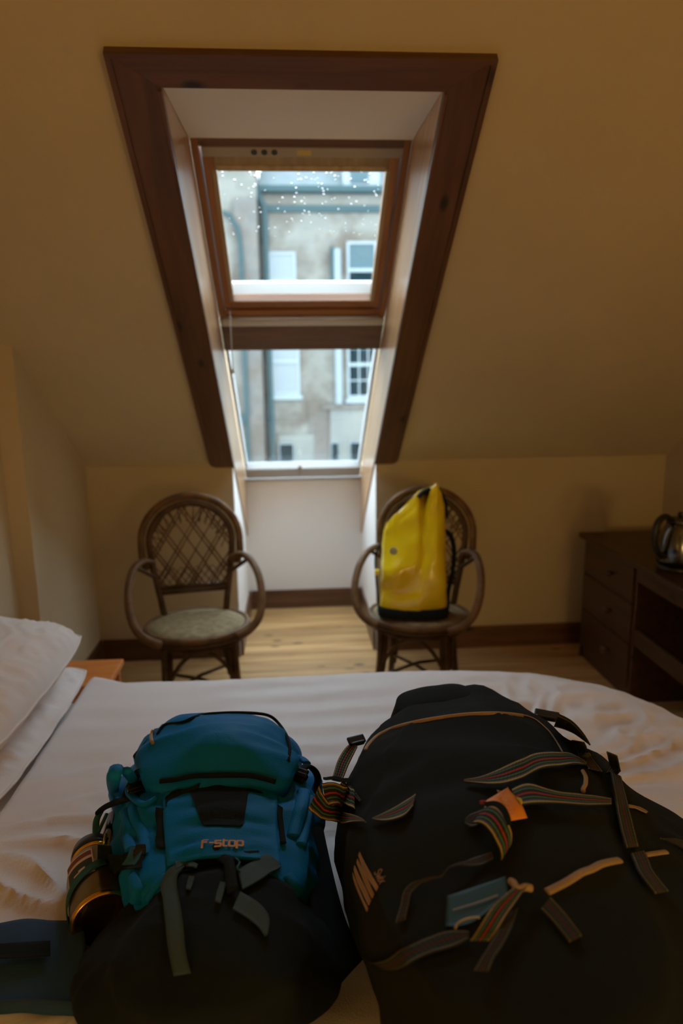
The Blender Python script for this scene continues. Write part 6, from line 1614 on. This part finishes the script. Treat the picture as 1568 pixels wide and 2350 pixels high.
# ================================================================== black duffel
DF = empty('duffel_bag', (0.4, 1.15, 0.615), label='large black duffel with multicoloured striped webbing straps, on the foot end of the bed', cat='bag')
cd_ = PT('df_c')[0][:2]
e0 = PT('df_0')
e1 = PT('df_1')
e2 = PT('df_2')
e3 = PT('df_3')
gv, gf = bag_loft(cd_, [(0.612, e0), (0.73, e1), (0.865, e2), (0.925, e3)], 0.955, nt=150, wrinkle=0.012, seed=11.0, wscale=6, cap_pow=2.6, top_noise=0.025)
dbody = MB().add(gv, gf).build('bag_body', M['duffel'], DF, world=True, smooth=True)
BVD = bvh_of(gv, gf)
def dstrap(nm, m='stripe', n=40, lift=0.006, name='webbing_strap', parent=None, thick=0.0022, across=4):
    return band(PT(nm + '_a'), PT(nm + '_b'), name, M[m], parent or DF, n=n, lift=lift, thick=thick, across=across)
dstrap('d1', name='carry_handle')
dstrap('d2', name='carry_handle')
dstrap('d3', name='handle_wrap', across=6)
dstrap('d3k', m='black', name='handle_wrap')
dstrap('d3l', m='stripe_dim', name='handle_wrap')
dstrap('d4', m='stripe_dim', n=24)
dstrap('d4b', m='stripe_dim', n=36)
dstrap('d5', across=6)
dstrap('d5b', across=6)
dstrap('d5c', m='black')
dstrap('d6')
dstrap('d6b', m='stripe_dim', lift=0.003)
# left loop from the side buckle
lpA = PT('lpA')
lpB = PT('lpB')
band(lpA, lpB, 'strap_loop', M['stripe'], DF, n=24, thick=0.002)
def dbuckle(nm, sx, sy, rz):
    q = Vector(PT(nm)[0]); mt_ = Matrix.Translation(q) @ Matrix.Rotation(rz, 4, 'Z') @ Matrix.Rotation(math.radians(25), 4, 'X')
    b_ = MB(); b_.box(-sx, sx, -sy, sy, -0.004, 0.004, 0.003, M=mt_); b_.box(-sx * .8, sx * .8, -sy * 1.25, -sy * 0.6, -0.006, 0.006, 0.003, M=mt_)
    return b_.build('buckle', M['kblack'], DF, world=True)
dbuckle('bk1', 0.020, 0.010, 0.35)
dbuckle('bk2', 0.026, 0.010, -0.5)
dbuckle('bk3', 0.026, 0.012, 0.1)
# right-hand straps
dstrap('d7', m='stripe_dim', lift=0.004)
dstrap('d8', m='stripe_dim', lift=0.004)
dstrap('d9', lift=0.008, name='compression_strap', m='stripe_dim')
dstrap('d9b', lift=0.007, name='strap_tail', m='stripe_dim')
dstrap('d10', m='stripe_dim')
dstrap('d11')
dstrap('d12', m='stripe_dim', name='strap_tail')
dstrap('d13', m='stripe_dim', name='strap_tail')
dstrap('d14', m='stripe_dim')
dstrap('d15', m='zip', lift=0.003, name='zip')
# zips
def zipline(nm, r=0.0042):
    return cord(PT(nm), r, 'zip', M['zip'], DF, lift=0.0015, flat=0.5)
z1 = zipline('z1')
z2 = zipline('z2', r=0.0028)
zipline('z3', r=0.006)
zipline('z4', r=0.005)
cord(PT('zp'), 0.0035, 'zip_pull', M['zip'], DF, lift=0.004)
# padded end flap showing above the far end
fc = PT('fl_c')[0][:2]
h0 = PT('fl_0')
h1 = PT('fl_1')
hv_, hf_ = bag_loft(fc, [(0.80, h0), (0.868, h1)], 0.890, nt=60, wrinkle=0.003, seed=3, top_noise=0.004)
MB().add(hv_, hf_).build('end_flap', M['duffel'], DF, world=True, smooth=True)
# orange label wrapped round the handle
tA = PT('tg_a')
tB = PT('tg_b')
TGN = None
tgo = band(tA, tB, 'label', M['tag_orange'], DF, n=20, thick=0.0006, lift=0, across=6)
tC = PT('tg_c')
tD = PT('tg_d')
band(tC, tD, 'label_fold', M['tag_orange'], tgo, n=20, thick=0.0006, lift=0.0008, across=6)
band(PT('tg_e'), PT('tg_f'), 'label_edge', M['tag_yellow'], tgo, n=10, thick=0.0006, lift=0.001)
for k, ch in enumerate('AGSEUR'):
    q = PT('lt%d' % k)
    up_ = Vector(PT('lu%d' % k)[1][:3]) - Vector(PT('lu%d' % k)[0][:3])
    lettering(ch, q[0], q[1], up_, 0.0062, 0.0010, 'lettering', M['tag_print'], tgo, None, lift=0.0)
cord(PT('rc'), 0.003, 'red_end', M['redcord'], DF)
# teal card and the knotted cord end
kA = PT('cd_a')
kB = PT('cd_b')
kd = band(kA, kB, 'card', M['card'], DF, n=20, thick=0.0008, lift=0.003, across=8)
band(PT('cp_a'), PT('cp_b'), 'card_lettering', M['card_print'], kd, n=20, thick=0.0003, lift=0.0045, across=2)
cord(PT('kc'), 0.0016, 'cord', M['whitecord'], DF, lift=0.003)
cord(PT('kn'), 0.0045, 'cord_knot', M['zip'], DF, lift=0.003)
# printed four-stripe emblem and the name beside it
for k in range(4):
    dstrap('em%d' % k, m='gold_print', n=16, lift=0.001, thick=0.0006, name='emblem_stripe', across=3)
q = PT('sw'); u2 = PT('swu')
lettering('Swix', q[0], q[1], Vector(u2[1][:3]) - Vector(u2[0][:3]), 0.0115, 0.0013, 'lettering', M['gold_print'], DF, BVD, gap=0.7, lift=0.0015)
